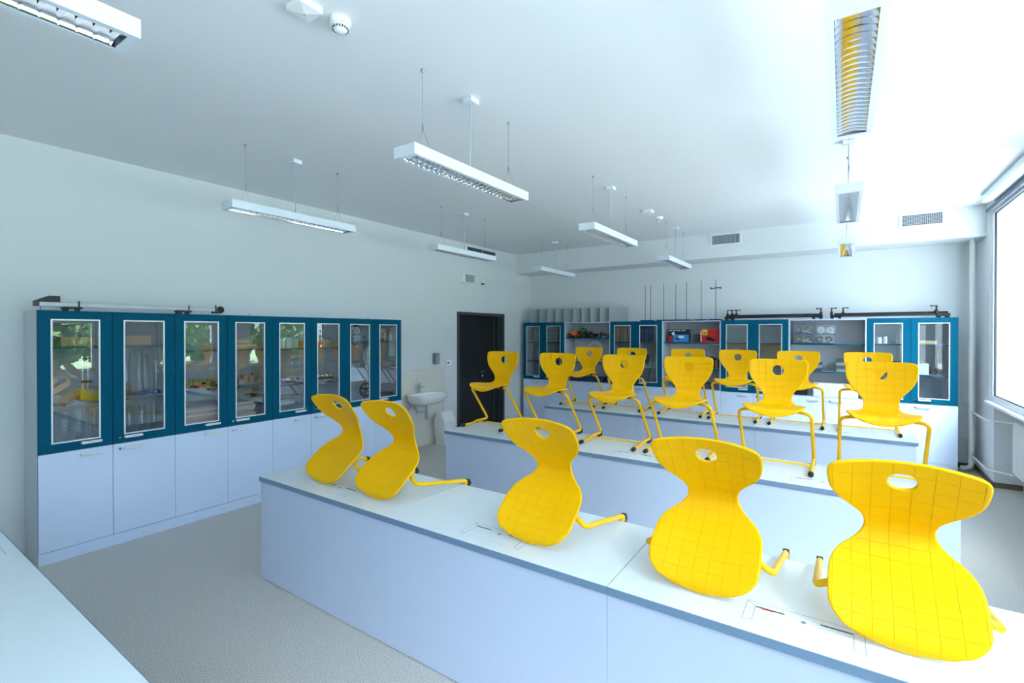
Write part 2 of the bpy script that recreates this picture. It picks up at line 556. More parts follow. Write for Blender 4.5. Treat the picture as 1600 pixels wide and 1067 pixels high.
def dense_profile():
    pts = [p + (k,) for p, k in zip(PROF, KC)]
    out = []
    n = len(pts)
    for i in range(n - 1):
        a, b, c, d_ = pts[max(i - 1, 0)], pts[i], pts[i + 1], pts[min(i + 2, n - 1)]
        for j in range(12):
            out.append(tuple(cr(a[k], b[k], c[k], d_[k], j / 12) for k in range(4)))
    out.append(pts[-1])
    s = [0]
    for i in range(1, len(out)):
        s.append(s[-1] + math.hypot(out[i][0] - out[i - 1][0], out[i][1] - out[i - 1][1]))
    return out, s
DP, DS = dense_profile()
SL = DS[-1]
def prof_at(s):
    s = max(0, min(SL, s))
    lo_, hi_ = 0, len(DS) - 1
    while hi_ - lo_ > 1:
        mid = (lo_ + hi_) // 2
        if DS[mid] <= s: lo_ = mid
        else: hi_ = mid
    q = (s - DS[lo_]) / (DS[hi_] - DS[lo_])
    a, b = DP[lo_], DP[hi_]
    v = [a[k] * (1 - q) + b[k] * q for k in range(4)]
    t = Vector((b[0] - a[0], b[1] - a[1])).normalized()
    return v, t
def width_at(s):
    w_ = prof_at(s)[0][2]
    r = .105
    if s < r: w_ -= r * (1 - math.sqrt(max(0, 1 - ((r - s) / r) ** 2)))
    r = .030
    e = SL - s
    if e < r: w_ -= r * (1 - math.sqrt(max(0, 1 - ((r - e) / r) ** 2)))
    return w_
def shell_point(x, s):
    v, t = prof_at(s)
    n_ = Vector((t.y, -t.x))
    k = v[3] * x * x
    return Vector((x, -(v[0] + n_.x * k), v[1] + n_.y * k))

def seat_shell_mesh():
    rows = [0, .003, .010, .020, .034, .052]
    N = 42
    top_fine = [SL - .030, SL - .018, SL - .008, SL - .002, SL]
    s0, s1 = rows[-1], SL - .043
    rows += [s0 + (s1 - s0) * (i + 1) / N for i in range(N)] + [SL - .036] + top_fine[1:]
    NC = 20
    bm = bmesh.new()
    uvl = bm.loops.layers.uv.new('UVMap')
    ps = []
    for s in rows:
        w_ = width_at(s)
        fr = max(0, 1 - s / .22) ** 1.5
        bk = max(0, 1 - (SL - s) / .15)
        r_ = []
        for j in range(NC + 1):
            t = -1 + 2 * j / NC
            t = math.copysign(abs(t) ** .92, t)
            r_.append((t * w_, s + .030 * t * t * fr - .006 * t ** 4 * bk))
        ps.append(r_)
    V = [[bm.verts.new(shell_point(*p)) for p in r_] for r_ in ps]
    uvof = {}
    for r_, vr in zip(ps, V):
        for p, v in zip(r_, vr): uvof[v] = p
    sh = SL - .093
    i0 = min(range(len(rows)), key=lambda i: abs(rows[i] - (sh - .058)))
    i1 = min(range(len(rows)), key=lambda i: abs(rows[i] - (sh + .058)))
    j0, j1 = NC // 2 - 3, NC // 2 + 3
    for i in range(len(rows) - 1):
        for j in range(NC):
            if i0 <= i < i1 and j0 <= j < j1: continue
            bm.faces.new((V[i][j], V[i][j + 1], V[i + 1][j + 1], V[i + 1][j]))
    per = [(i0, j) for j in range(j0, j1)] + [(i, j1) for i in range(i0, i1)] + [(i1, j) for j in range(j1, j0, -1)] + [(i, j0) for i in range(i1, i0, -1)]
    P0 = [V[i][j] for i, j in per]
    prev = P0
    R = .041
    for f in (.45, .8, 1.0):
        cur = []
        for v in P0:
            x, s = uvof[v]
            a = math.atan2(s - sh, x)
            cx, cs = R * math.cos(a), sh + R * math.sin(a)
            px, psx = x + (cx - x) * f, s + (cs - s) * f
            nv = bm.verts.new(shell_point(px, psx))
            uvof[nv] = (px, psx)
            cur.append(nv)
        m_ = len(P0)
        for k in range(m_):
            bm.faces.new((prev[k], prev[(k + 1) % m_], cur[(k + 1) % m_], cur[k]))
        prev = cur
    for f in bm.faces:
        f.smooth = True
        for l in f.loops:
            l[uvl].uv = uvof[l.vert]
    bmesh.ops.recalc_face_normals(bm, faces=bm.faces)
    me = bpy.data.meshes.new('seat_shell_raw')
    bm.to_mesh(me); bm.free()
    me.materials.append(M['yellow_shell'])
    o = bpy.data.objects.new('seat_shell_raw', me)
    col.objects.link(o)
    md = o.modifiers.new('thick', 'SOLIDIFY'); md.thickness = .013; md.offset = 0; md.use_even_offset = False
    ms = o.modifiers.new('round', 'SUBSURF'); ms.levels = 2; ms.render_levels = 2
    dg = bpy.context.evaluated_depsgraph_get()
    me2 = bpy.data.meshes.new_from_object(o.evaluated_get(dg))
    me2.name = 'seat_shell'
    for p in me2.polygons: p.use_smooth = True
    bpy.data.objects.remove(o)
    return me2

TR = .0133                      # tube radius
LX = .252                       # half spacing of the legs
TOPB = (.245, .432)             # upper bend (forward, height)
LOWB = (-.060, .034)            # lower bend
CHAIR_GROUP = 'yellow classroom chairs'
def make_chair(label):
    c = thing('classroom_chair', label, 'chair', (0, 0, 0), 0, CHAIR_GROUP)
    o = bpy.data.objects.new('seat_shell', seat_shell_mesh()); col.objects.link(o); o.parent = c
    for sx_ in (-1, 1):
        pts = [(sx_ * .10, -.12, .438), (sx_ * .165, -.205, .438), (sx_ * LX, -TOPB[0] - .012, TOPB[1]), (sx_ * (LX + .004), -LOWB[0], LOWB[1]),
               (sx_ * (LX + .004), -.155, .034), (sx_ * (LX + .004), -.20, .020), (sx_ * (LX + .004), -.385, .018)]
        MB().ring(fillet(pts, [0, .04, .06, .05, .02, .02, 0]), TR, 14).build('leg', 'yellow_tube', c, True)
        x = sx_ * (LX + .004)
        MB().lathe([(0, -.415), (.014, -.415), (.0185, -.409), (.0185, -.372), (.0165, -.366), (0, -.366)], (x, 0, .0188), 14, 'y').build('foot_cap', 'black_plastic', c, True)
        h = MB()
        h.prism([(.054, .056), (.070, .040), (.064, .003), (-.012, .001), (-.020, .012), (.022, .022)], x - .0125, x + .0125, 'x')
        h.build('heel_guard', 'black_plastic', c)
        k = MB().box(x - sx_ * .118 - .014, x - sx_ * .118 + .014, -.225, -.185, .440, .454, bev=.003).build('seat_mount', 'black_plastic', c)
    MB().ring([(-.102, -.125, .438), (.102, -.125, .438)], TR, 12).build('seat_bar', 'yellow_tube', c, True)
    MB().ring([(-LX, -.165, .031), (LX, -.165, .031)], .0068, 10).build('cross_rod', 'yellow_tube', c, True)
    return c

DESK_H, DESK_D, SLAB = .75, .705, .034
ROWS = [1.88, 3.885, 6.0]
chair0 = make_chair('yellow chair standing on the middle desk, at its door end')
chair0.location = (-3.24, ROWS[1] + .655, DESK_H + .0012)
mid = [(-2.52, 'yellow chair standing on the middle desk, second from its door end'), (-1.785, 'yellow chair standing on the middle desk, third from its door end'),
       (-1.165, 'yellow chair standing on the middle desk, third from its window end'), (-.445, 'yellow chair standing on the middle desk, second from its window end'),
       (.235, 'yellow chair standing on the middle desk, at its window end')]
for x, lb in mid:
    dup(chair0, lb, (x, ROWS[1] + .655, DESK_H + .0012))
far = [(-3.13, 'yellow chair standing on the rear desk, at its door end'), (-2.465, 'yellow chair standing on the rear desk, second from its door end'),
       (-1.70, 'yellow chair standing on the rear desk, third from its door end'), (-1.09, 'yellow chair standing on the rear desk, third from its window end'),
       (-.435, 'yellow chair standing on the rear desk, second from its window end'), (.225, 'yellow chair standing on the rear desk, at its window end')]
for x, lb in far:
    dup(chair0, lb, (x, ROWS[2] + .60, DESK_H + .0012))
HANG = (rad(40.5), 2.606, DESK_H - .0475)
for x, lb in [(-2.985, 'yellow chair hooked tilted onto the front desk, at its cabinet end'), (-2.43, 'yellow chair hooked tilted onto the front desk, second from its cabinet end'),
              (-1.28, 'yellow chair hooked tilted onto the front desk, middle of the five'), (-.475, 'yellow chair hooked tilted onto the front desk, second from its window end'),
              (.172, 'large yellow chair hooked tilted onto the front desk, at its window end')]:
    dup(chair0, lb, (x, HANG[1], HANG[2]), 0, HANG[0])

# ------------------------------------------------------------------ desks
DX = [-3.535, -2.174, -.811, .600]
row_name = ['front', 'middle', 'rear']
sec_name = ['cabinet end', 'centre', 'window end']
def make_desk(r, k):
    x0, x1 = DX[k], DX[k + 1]
    y0 = ROWS[r]
    d = thing('lab_desk', 'white topped grey lab desk of the %s row, section at the %s' % (row_name[r], sec_name[k]), 'desk', ((x0 + x1) / 2, y0, 0), 0, 'lab desks in three rows')
    h = (x1 - x0) / 2
    ga_, gb_ = [(.0010, .0008), (.0008, .0022), (.0022, .0010)][k]
    zt = DESK_H - SLAB
    MB().box(-h + ga_, h - gb_, .003, DESK_D - .003, zt + .001, DESK_H, bev=.0015, seg=1).build('tabletop', 'melamine_white', d)
    e = MB()
    e.box(-h + ga_, h - gb_, 0, .003, zt, DESK_H - .0012)
    e.build('front_edging', 'edge_blue', d)
    MB().box(-h + ga_, h - gb_, DESK_D - .003, DESK_D, zt, DESK_H - .0012).build('rear_edging', 'edge_blue', d)
    if k == 0: MB().box(-h - .003 + ga_, -h + ga_, 0, DESK_D, zt, DESK_H - .0012).build('end_edging', 'edge_blue', d)
    if k == 2: MB().box(h - gb_, h + .003 - gb_, 0, DESK_D, zt, DESK_H - .0012).build('end_edging', 'edge_blue', d)
    il = .010 if k == 0 else .001
    ir = .014 if k == 2 else .001
    MB().box(-h + il, h - ir, .010, .028, .006, zt).build('front_panel', 'melamine_grey', d)
    if k == 0: MB().box(-h + il, -h + il + .018, .028, .66, .006, zt).build('end_panel', 'melamine_grey', d)
    else: MB().box(-h + .001, -h + .010, .028, .30, .006, zt).build('support_panel', 'melamine_grey', d)
    if k == 2: MB().box(h - ir - .018, h - ir, .028, .66, .006, zt).build('end_panel', 'melamine_grey', d)
    else: MB().box(h - .010, h - .001, .028, .30, .006, zt).build('support_panel', 'melamine_grey', d)
    MB().box(-h + .03, h - .03, .04, .05, .0, .006).build('levelling_strip', 'seam_dark', d)
    # media hatch let into the top
    cx = {0: -2.83, 1: -1.49, 2: -.12}[k] - (x0 + x1) / 2
    hx, ya, yb = .187, .076, .224
    z1 = DESK_H + .0004
    def ln(m_, xa, ya_, xb, yb_, wd=.0011):
        dx, dy = xb - xa, yb_ - ya_
        l = math.hypot(dx, dy); nx, ny = -dy / l * wd, dx / l * wd
        vs = [m_.bm.verts.new((xa + nx, ya_ + ny, z1)), m_.bm.verts.new((xb + nx, yb_ + ny, z1)), m_.bm.verts.new((xb - nx, yb_ - ny, z1)), m_.bm.verts.new((xa - nx, ya_ - ny, z1))]
        m_.bm.faces.new(vs)
    q = MB()
    for X, s_ in ((cx - hx, 1), (cx + hx, -1)):
        ln(q, X, ya, X, yb); ln(q, X, yb, X + s_ * .032, yb - .033); ln(q, X, ya, X + s_ * .032, ya + .012); ln(q, X + s_ * .032, ya + .012, X + s_ * .032, yb - .033)
    ln(q, cx - hx, yb, cx + hx, yb)
    ln(q, cx - hx, ya, cx + hx, ya, .0004)
    hat = q.build('hatch_seam', 'seam_grey', d)
    for X in (cx - .105, cx + .105):
        MB().box(X - .048, X + .048, yb - .037, yb - .030, DESK_H - .001, DESK_H + .0008).build('cable_slot', 'seam_dark', d)
    if k == 2: MB().box(cx - .135, cx - .095, yb - .042, yb - .037, DESK_H - .001, DESK_H + .0009).build('cable_label', 'red_plastic', d)
    MB().lathe([(0, .0), (.0085, .0), (.0075, .0012), (0, .0012)], (cx + .005, yb - .052, DESK_H), 14).build('hatch_lock', 'mid_grey', d, True)
    return d
for r in range(3):
    for k in range(3): make_desk(r, k)

# teacher desk
td = thing('teacher_desk', 'white topped teacher desk with blue edging in front of the camera', 'desk', (-2.2, .587, 0))
MB().box(-1.95, 2.4, -.80, -.003, DESK_H - SLAB, DESK_H, bev=.0015, seg=1).build('tabletop', 'melamine_white', td)
MB().box(-1.95, 2.4, -.003, 0, DESK_H - SLAB, DESK_H - .001).build('front_edging', 'edge_blue', td)
MB().box(-1.94, 2.39, -.028, -.012, 0.006, DESK_H - SLAB).build('front_panel', 'melamine_grey', td)
MB().box(-1.94, -1.92, -.72, -.028, 0, DESK_H - SLAB).build('end_panel', 'melamine_grey', td)
MB().box(2.37, 2.39, -.72, -.028, 0, DESK_H - SLAB).build('end_panel', 'melamine_grey', td)
MB().box(-1.15, -1.10, -.05, -.048, DESK_H, DESK_H + .0006).build('hatch_seam', 'seam_grey', td)
MB().box(-1.40, -1.10, -.0492, -.0478, DESK_H, DESK_H + .0005).build('hatch_seam', 'seam_grey', td)


# ------------------------------------------------------------------ cabinets
def make_cabinet(label, w_, depth, loc, rz, glazed=True, shelves=(1.69, 1.235), H=1.98, group=None, lowz=.855, lights=True):
    """local x along the front, y into the cabinet, front of the doors at y=0"""
    c = thing('display_cabinet' if glazed else 'open_shelf_cabinet', label, 'cabinet', loc, rz, group)
    t = .018
    f = .022
    MB().box(.0006, t, f, depth, .0, H).build('side_panel', 'melamine_side', c)
    MB().box(w_ - t, w_ - .0006, f, depth, .0, H).build('side_panel', 'melamine_side', c)
    MB().box(t, w_ - t, depth - .008, depth, .09, H - t).build('back_panel', 'melamine_side', c)
    MB().box(t, w_ - t, f if glazed else .002, depth, H - t, H).build('top_panel', 'melamine_grey', c)
    MB().box(t, w_ - t, f if glazed else .002, depth - .008, lowz - .010, lowz + .012).build('middle_panel', 'melamine_grey', c)
    MB().box(t, w_ - t, f, depth - .008, .09, .108).build('bottom_panel', 'melamine_grey', c)
    MB().box(.0006, w_ - .0006, -.006, f - .001, .0, .089).build('plinth', 'melamine_front', c)
    if not glazed:
        MB().box(.0006, t, .002, f, lowz + .002, H).build('side_edging', 'melamine_grey', c)
        MB().box(w_ - t, w_ - .0006, .002, f, lowz + .002, H).build('side_edging', 'melamine_grey', c)
    for z in shelves:
        s_ = MB().box(t + .001, w_ - t - .001, f + .018, depth - .009, z - .018, z, bev=0).build('shelf', 'melamine_side', c)
        MB().box(t + .001, w_ - t - .001, f + .016, f + .018, z - .019, z).build('shelf_edging', 'teal_lacquer', s_)
    hw = w_ / 2
    MB().box(hw - .006, hw + .006, .0204, .0214, .093, H - .002 if glazed else lowz - .012).build('gap_shade', 'seam_dark', c)  # dark strip added behind the door gap, standing in for its shade
    MB().box(.0006, .007, .0204, .0214, .093, H - .002 if glazed else lowz - .012).build('gap_shade', 'seam_dark', c)
    for k in (0, 1):
        a, b = k * hw + .0020, (k + 1) * hw - .0020
        if glazed:
            z0, z1 = lowz + .004, H
            ga, gb = a + .074, b - .080 if k == 0 else b - .080
            g0, g1 = .928, H - .067
            m_ = MB()
            m_.box(a, ga, 0, .02, z0, z1); m_.box(gb, b, 0, .02, z0, z1); m_.box(ga, gb, 0, .02, z0, g0); m_.box(ga, gb, 0, .02, g1, z1)
            dr = m_.build('glass_door', 'teal_lacquer', c)
            tr_ = MB(); q = .011
            tr_.box(ga, ga + q, -.003, .004, g0, g1); tr_.box(gb - q, gb, -.003, .004, g0, g1); tr_.box(ga + q, gb - q, -.003, .004, g0, g0 + q); tr_.box(ga + q, gb - q, -.003, .004, g1 - q, g1)
            tr_.build('trim_border', 'trim_silver', dr)
            MB().box(ga + .001, gb - .001, .008, .012, g0 + .001, g1 - .001).build('door_pane', 'glass_door', dr)
            hx0 = gb - .128 if k == 0 else ga - .002
            hn = MB().box(hx0, hx0 + .132, -.030, -.018, .899, .921, bev=.003)
            hn.box(hx0, hx0 + .012, -.020, 0, .903, .917); hn.box(hx0 + .12, hx0 + .132, -.020, 0, .903, .917)
            hn.build('handle', 'aluminium', dr)
            if k == 1: MB().lathe([(0, -.012), (.0095, -.012), (.0105, -.008), (.0105, 0), (0, 0)], (ga - .030, 0, .908), 12, 'y').build('door_lock', 'chrome', dr, True)
        else:
            ga, gb = a + .074, b - .080
        dl = MB().box(a, b, 0, .019, .093, lowz - .001).build('lower_door', 'melamine_front', c)
        hx0 = gb - .132 if k == 0 else ga - .002
        hn = MB().box(hx0, hx0 + .136, -.030, -.018, .804, .826, bev=.003)
        hn.box(hx0, hx0 + .012, -.020, 0, .808, .822); hn.box(hx0 + .124, hx0 + .136, -.020, 0, .808, .822)
        hn.build('handle', 'aluminium', dl)
        if k == 1: MB().lathe([(0, -.012), (.0095, -.012), (.0105, -.008), (.0105, 0), (0, 0)], (ga - .030, 0, .813), 12, 'y').build('door_lock', 'chrome', dl, True)
    return c

LY0, LWU = 1.010, .9285
LFX = -5.111
left_labels = ['teal glazed cabinet with measuring cylinders, at the teacher end of the long wall', 'teal glazed cabinet with stacked wooden boards, second on the long wall',
               'teal glazed cabinet with steel balls and white blocks, third on the long wall', 'teal glazed cabinet with a dark wheel, beside the washbasin']
left_shelves = [(1.695, 1.238), (1.635, 1.262), (1.625, 1.226), (1.69,)]
for k in range(4):
    make_cabinet(left_labels[k], LWU, .405, (LFX, LY0 + LWU * k, 0), PI / 2, True, left_shelves[k], group='teal cabinets along the long wall')

BX0, BWU, BFY = -5.419, .9489, 8.335
back_spec = [(True, 'dark teal glazed cabinet in the far corner by the door', (1.61, 1.23)), (False, 'open shelf cabinet with toy cars and a slotted disc', (1.70, 1.235)),
             (True, 'dark teal glazed cabinet with tall binders', (1.635, 1.22)), (False, 'open shelf cabinet with a blue and a red toy box', (1.635, 1.205)),
             (True, 'teal glazed cabinet with nearly empty shelves under the black rail', (1.64, 1.22)), (False, 'open shelf cabinet with clear equipment cases and a louvred box', (1.64, 1.235)),
             (True, 'bright teal glazed cabinet at the window end of the far row', (1.648, 1.242))]
for k, (gz, lb, sh) in enumerate(back_spec):
    make_cabinet(lb, BWU, .415, (BX0 + BWU * k, BFY, 0), 0, gz, sh, H=2.0, group='cabinets along the end wall')
TOPL, TOPB_ = 1.9806, 2.0006

# ------------------------------------------------------------------ light fittings
def make_light(label, loc):
    L, wd, hh = 1.2, .17, .065
    z0 = 2.82
    c = thing('pendant_light', label, 'light', (loc[0], loc[1], 0), 0, 'suspended louvre lights')
    h = MB(); r = wd / 2
    h.box(-r, r, -L / 2, L / 2, z0 + hh - .004, z0 + hh)
    h.box(-r, -r + .003, -L / 2, L / 2, z0, z0 + hh - .004); h.box(r - .003, r, -L / 2, L / 2, z0, z0 + hh - .004)
    h.box(-r + .003, r - .003, -L / 2, -L / 2 + .003, z0, z0 + hh - .004); h.box(-r + .003, r - .003, L / 2 - .003, L / 2, z0, z0 + hh - .004)
    rim = .024
    h.box(-r + .003, -r + rim, -L / 2 + .003, L / 2 - .003, z0, z0 + .003); h.box(r - rim, r - .003, -L / 2 + .003, L / 2 - .003, z0, z0 + .003)
    h.box(-r + rim, r - rim, -L / 2 + .003, -L / 2 + .030, z0, z0 + .003); h.box(-r + rim, r - rim, L / 2 - .030, L / 2 - .003, z0, z0 + .003)
    h.build('housing', 'white_enamel', c)
    lv = MB(); ow = r - rim; y0, y1 = -L / 2 + .030, L / 2 - .030
    # parabolic side reflectors
    for s_ in (-1, 1):
        pr = []
        for i in range(6):
            q = i / 5
            pr.append((s_ * (ow - .026 * q ** 1.6), z0 + .004 + .046 * q))
        vs = [[lv.bm.verts.new((p[0], y, p[1])) for p in pr] for y in (y0, y1)]
        for i in range(5): lv.bm.faces.new((vs[0][i], vs[0][i + 1], vs[1][i + 1], vs[1][i]))
    nb = 25
    for b_ in range(nb):
        y = y0 + .012 + (y1 - y0 - .024) * b_ / (nb - 1)
        A = []
        for i in range(9):
            x = -ow + 2 * ow * i / 8
            sag = .010 * (1 - (x / ow) ** 2)
            A.append([(x, y, z0 + .004 + sag), (x * .88, y - .007, z0 + .040 - sag * .2), (x * .88, y + .007, z0 + .040 - sag * .2)])
        vv = [[lv.bm.verts.new(p) for p in a] for a in A]
        for i in range(8):
            lv.bm.faces.new((vv[i][0], vv[i][1], vv[i + 1][1], vv[i + 1][0]))
            lv.bm.faces.new((vv[i][0], vv[i + 1][0], vv[i + 1][2], vv[i][2]))
    lv.box(-ow + .02, ow - .02, y0, y1, z0 + .0505, z0 + .0525)
    lv.build('louvre_lattice', 'mirror_louvre', c, True, angle=35)
    MB().ring([(0, y0 + .01, z0 + .045), (0, y1 - .01, z0 + .045)], .008, 12).build('lamp_tube', 'white_plastic', c, True)
    cb = MB().box(-.042, .042, -.042, .042, ZC - .036, ZC - .0005, bev=.003).build('ceiling_rose', 'white_enamel', c)
    MB().ring(fillet([(0, 0, ZC - .034), (.002, .004, 3.1), (-.003, .0, 2.98), (0, .0, z0 + hh)], .1), .0042, 8).build('power_cable', 'cable_grey', c, True)
    for s_ in (-1, 1):
        y = s_ * .45
        w = MB()
        w.ring([(0, y, ZC), (0, y, 3.02)], .0012, 6)
        wr = w.build('hanging_wire', 'steel_wire', c)
        MB().ring([(0, y, 3.02), (-r + .012, y, z0 + hh)], .0009, 6).build('wire_tail', 'steel_wire', wr)
        MB().ring([(0, y, 3.02), (r - .012, y, z0 + hh)], .0009, 6).build('wire_tail', 'steel_wire', wr)
        MB().ring([(0, y, 3.055), (0, y, 3.018)], .0042, 8).build('wire_gripper', 'steel_wire', wr)
        MB().lathe([(0, 0), (.010, 0), (.009, -.010), (.005, -.020), (0, -.020)], (0, y, ZC), 10).build('wire_anchor', 'steel_wire', wr)
    return c
LXS = [-4.15, -2.085, .033]
LYS = [.06, 2.55, 4.95, 7.40]
ll = {(0, 0): None,
      (1, 0): 'partly visible suspended louvre light above the teacher desk',
      (0, 1): 'suspended louvre light over the cabinet end of the front desk',
      (1, 1): 'suspended louvre light over the centre of the front desk',
      (2, 1): 'large suspended louvre light overhead at the window side, seen from below',
      (0, 2): 'suspended louvre light before the washbasin wall, beside the wall grille',
      (1, 2): 'suspended louvre light over the centre of the middle desk',
      (2, 2): 'suspended louvre light over the window end of the middle desk',
      (0, 3): 'suspended louvre light by the far corner near the door',
      (1, 3): 'suspended louvre light over the centre of the rear desk',
      (2, 3): 'small distant suspended louvre light at the window end of the rear desk'}
light0 = None
for (i, j), lb in ll.items():
    if lb is None: continue
    p = (LXS[i], LYS[j] - (.09 if i == 2 else 0), 0)
    if light0 is None: light0 = make_light(lb, p)
    else: dup(light0, lb, p)

# ceiling sensors
def make_sensor(label, loc):
    c = thing('motion_sensor', label, 'sensor', loc, 0, 'square ceiling sensors')
    MB().box(-.06, .06, -.06, .06, -.032, -.0005, bev=.003).build('housing', 'white_plastic', c)
    b = MB(); v = [b.bm.verts.new(p) for p in ((-.058, -.058, -.032), (.058, -.058, -.032), (.058, .058, -.032), (-.058, .058, -.032), (0, 0, -.042))]
    for i in range(4): b.bm.faces.new((v[i], v[(i + 1) % 4], v[4]))
    b.build('lens_cover', 'white_plastic', c)
    MB().lathe([(0, -.046), (.003, -.045), (.004, -.040), (0, -.040)], (0, 0, 0), 8).build('indicator', 'mid_grey', c)
    return c
s0 = make_sensor('square white ceiling sensor above the front of the room, beside a smoke detector', (-2.15, 1.37, ZC))
dup(s0, 'square white ceiling sensor toward the far end, beside a smoke detector', (-2.09, 6.18, ZC))
def make_smoke(label, loc):
    c = thing('smoke_detector', label, 'smoke detector', loc, 0, 'round smoke detectors')
    MB().lathe([(0, -.0005), (.052, -.0005), (.053, -.012), (.050, -.030), (.042, -.036), (.038, -.037)], (0, 0, 0), 28).build('mounting_base', 'white_plastic', c, True)
    MB().lathe([(.0405, -.036), (.039, -.044), (.030, -.055), (.018, -.062), (0, -.063)], (0, 0, 0), 28).build('sensing_dome', 'white_plastic', c, True)
    v = MB()
    for k in range(18):
        a = 2 * PI * k / 18
        R = Matrix.Rotation(a, 4, 'Z')
        v.box(.0365, .0395, -.003, .003, -.052, -.038, rot=R, piv=(0, 0, 0))
    v.build('vent', 'black_plastic', c)
    MB().lathe([(0, 0), (.002, 0), (.002, .002), (0, .002)], (.046, -.022, -.032), 8, 'x').build('indicator', 'red_plastic', c)
    return c
s1 = make_smoke('round white smoke detector above the front of the room', (-2.10, 1.535, ZC))
dup(s1, 'round white smoke detector toward the far end of the room', (-2.085, 6.62, ZC))

# ------------------------------------------------------------------ grilles and wall fittings
def make_grille(label, xc):
    c = thing('vent_grille', label, 'grille', (xc, 8.217, 3.275), 0, 'ventilation grilles on the soffit')
    f = MB(); a, b = .235, .10
    f.box(-a, -a + .035, -.012, 0, -b, b); f.box(a - .035, a, -.012, 0, -b, b); f.box(-a + .035, a - .035, -.012, 0, -b, -b + .032); f.box(-a + .035, a - .035, -.012, 0, b - .032, b)
    f.build('grille_frame', 'white_enamel', c)
    MB().box(-a + .03, a - .03, -.003, -.001, -b + .03, b - .03).build('duct_opening', 'black_metal', c)
    l = MB()
    for k in range(1, 22):
        x = -.2 + .4 * k / 22; l.box(x - .0013, x + .0013, -.008, -.0035, -b + .032, b - .032)
    for k in range(1, 8):
        z = -.068 + .136 * k / 8; l.box(-.2, .2, -.0105, -.0085, z - .0015, z + .0015)
    l.build('grille_lattice', 'white_enamel', c)
    return c
g0 = make_grille('white ventilation grille on the soffit above the black rails', -1.53)
dup(g0, 'white ventilation grille on the soffit near the window', (.845, 8.217, 3.275))
c = thing('wall_grille', 'dark slatted ventilation grille high on the door wall', 'grille', (XL, 7.09, 3.285))
MB().box(.0, .004, -.41, .41, -.048, .048).build('duct_opening', 'black_metal', c)
l = MB()
for k in range(5):
    z = -.038 + .019 * k
    l.box(.004, .012, -.41, .41, z - .004, z + .002)
l.build('grille_slat', 'mid_grey', c)
MB().box(.004, .014, -.006, .006, -.048, .048).build('mullion', 'white_enamel', c)
c = thing('wall_speaker', 'square white loudspeaker box on the wall above the door', 'speaker', (XL, 6.633, 2.758))
MB().box(0, .07, -.155, .155, -.08, .08, bev=.006).build('cabinet_box', 'white_plastic', c)
MB().box(.0698, .074, -.105, .150, -.066, .066, bev=.003).build('speaker_grille', 'grey_card', c)
c = thing('wall_sensor', 'tiny white sensor with a dark eye on the wall above the door', 'sensor', (XL, 7.09, 2.72))
MB().box(0, .035, -.032, .032, -.010, .042, bev=.006).build('housing', 'white_plastic', c)
MB().box(0, .042, -.026, .026, -.034, -.011, bev=.005).build('sensor_eye', 'black_plastic', c)
c = thing('soap_dispenser', 'small grey soap dispenser on the wall above the tiles', 'dispenser', (XL, 5.83, 1.375))
MB().box(0, .075, -.05, .05, -.09, .09, bev=.008).build('dispenser_shell', 'mid_grey', c)
MB().box(.074, .079, -.042, .042, -.08, .08, bev=.002).build('front_cover', 'grey_card', c)
c = thing('thermostat', 'white wall thermostat with a dark display next to the door frame', 'thermostat', (XL, 6.165, 1.29))
MB().box(0, .022, -.065, .065, -.042, .042, bev=.004).build('housing', 'white_plastic', c)
MB().box(.0215, .0235, -.045, -.008, -.014, .014).build('display', 'lens_dark', c)

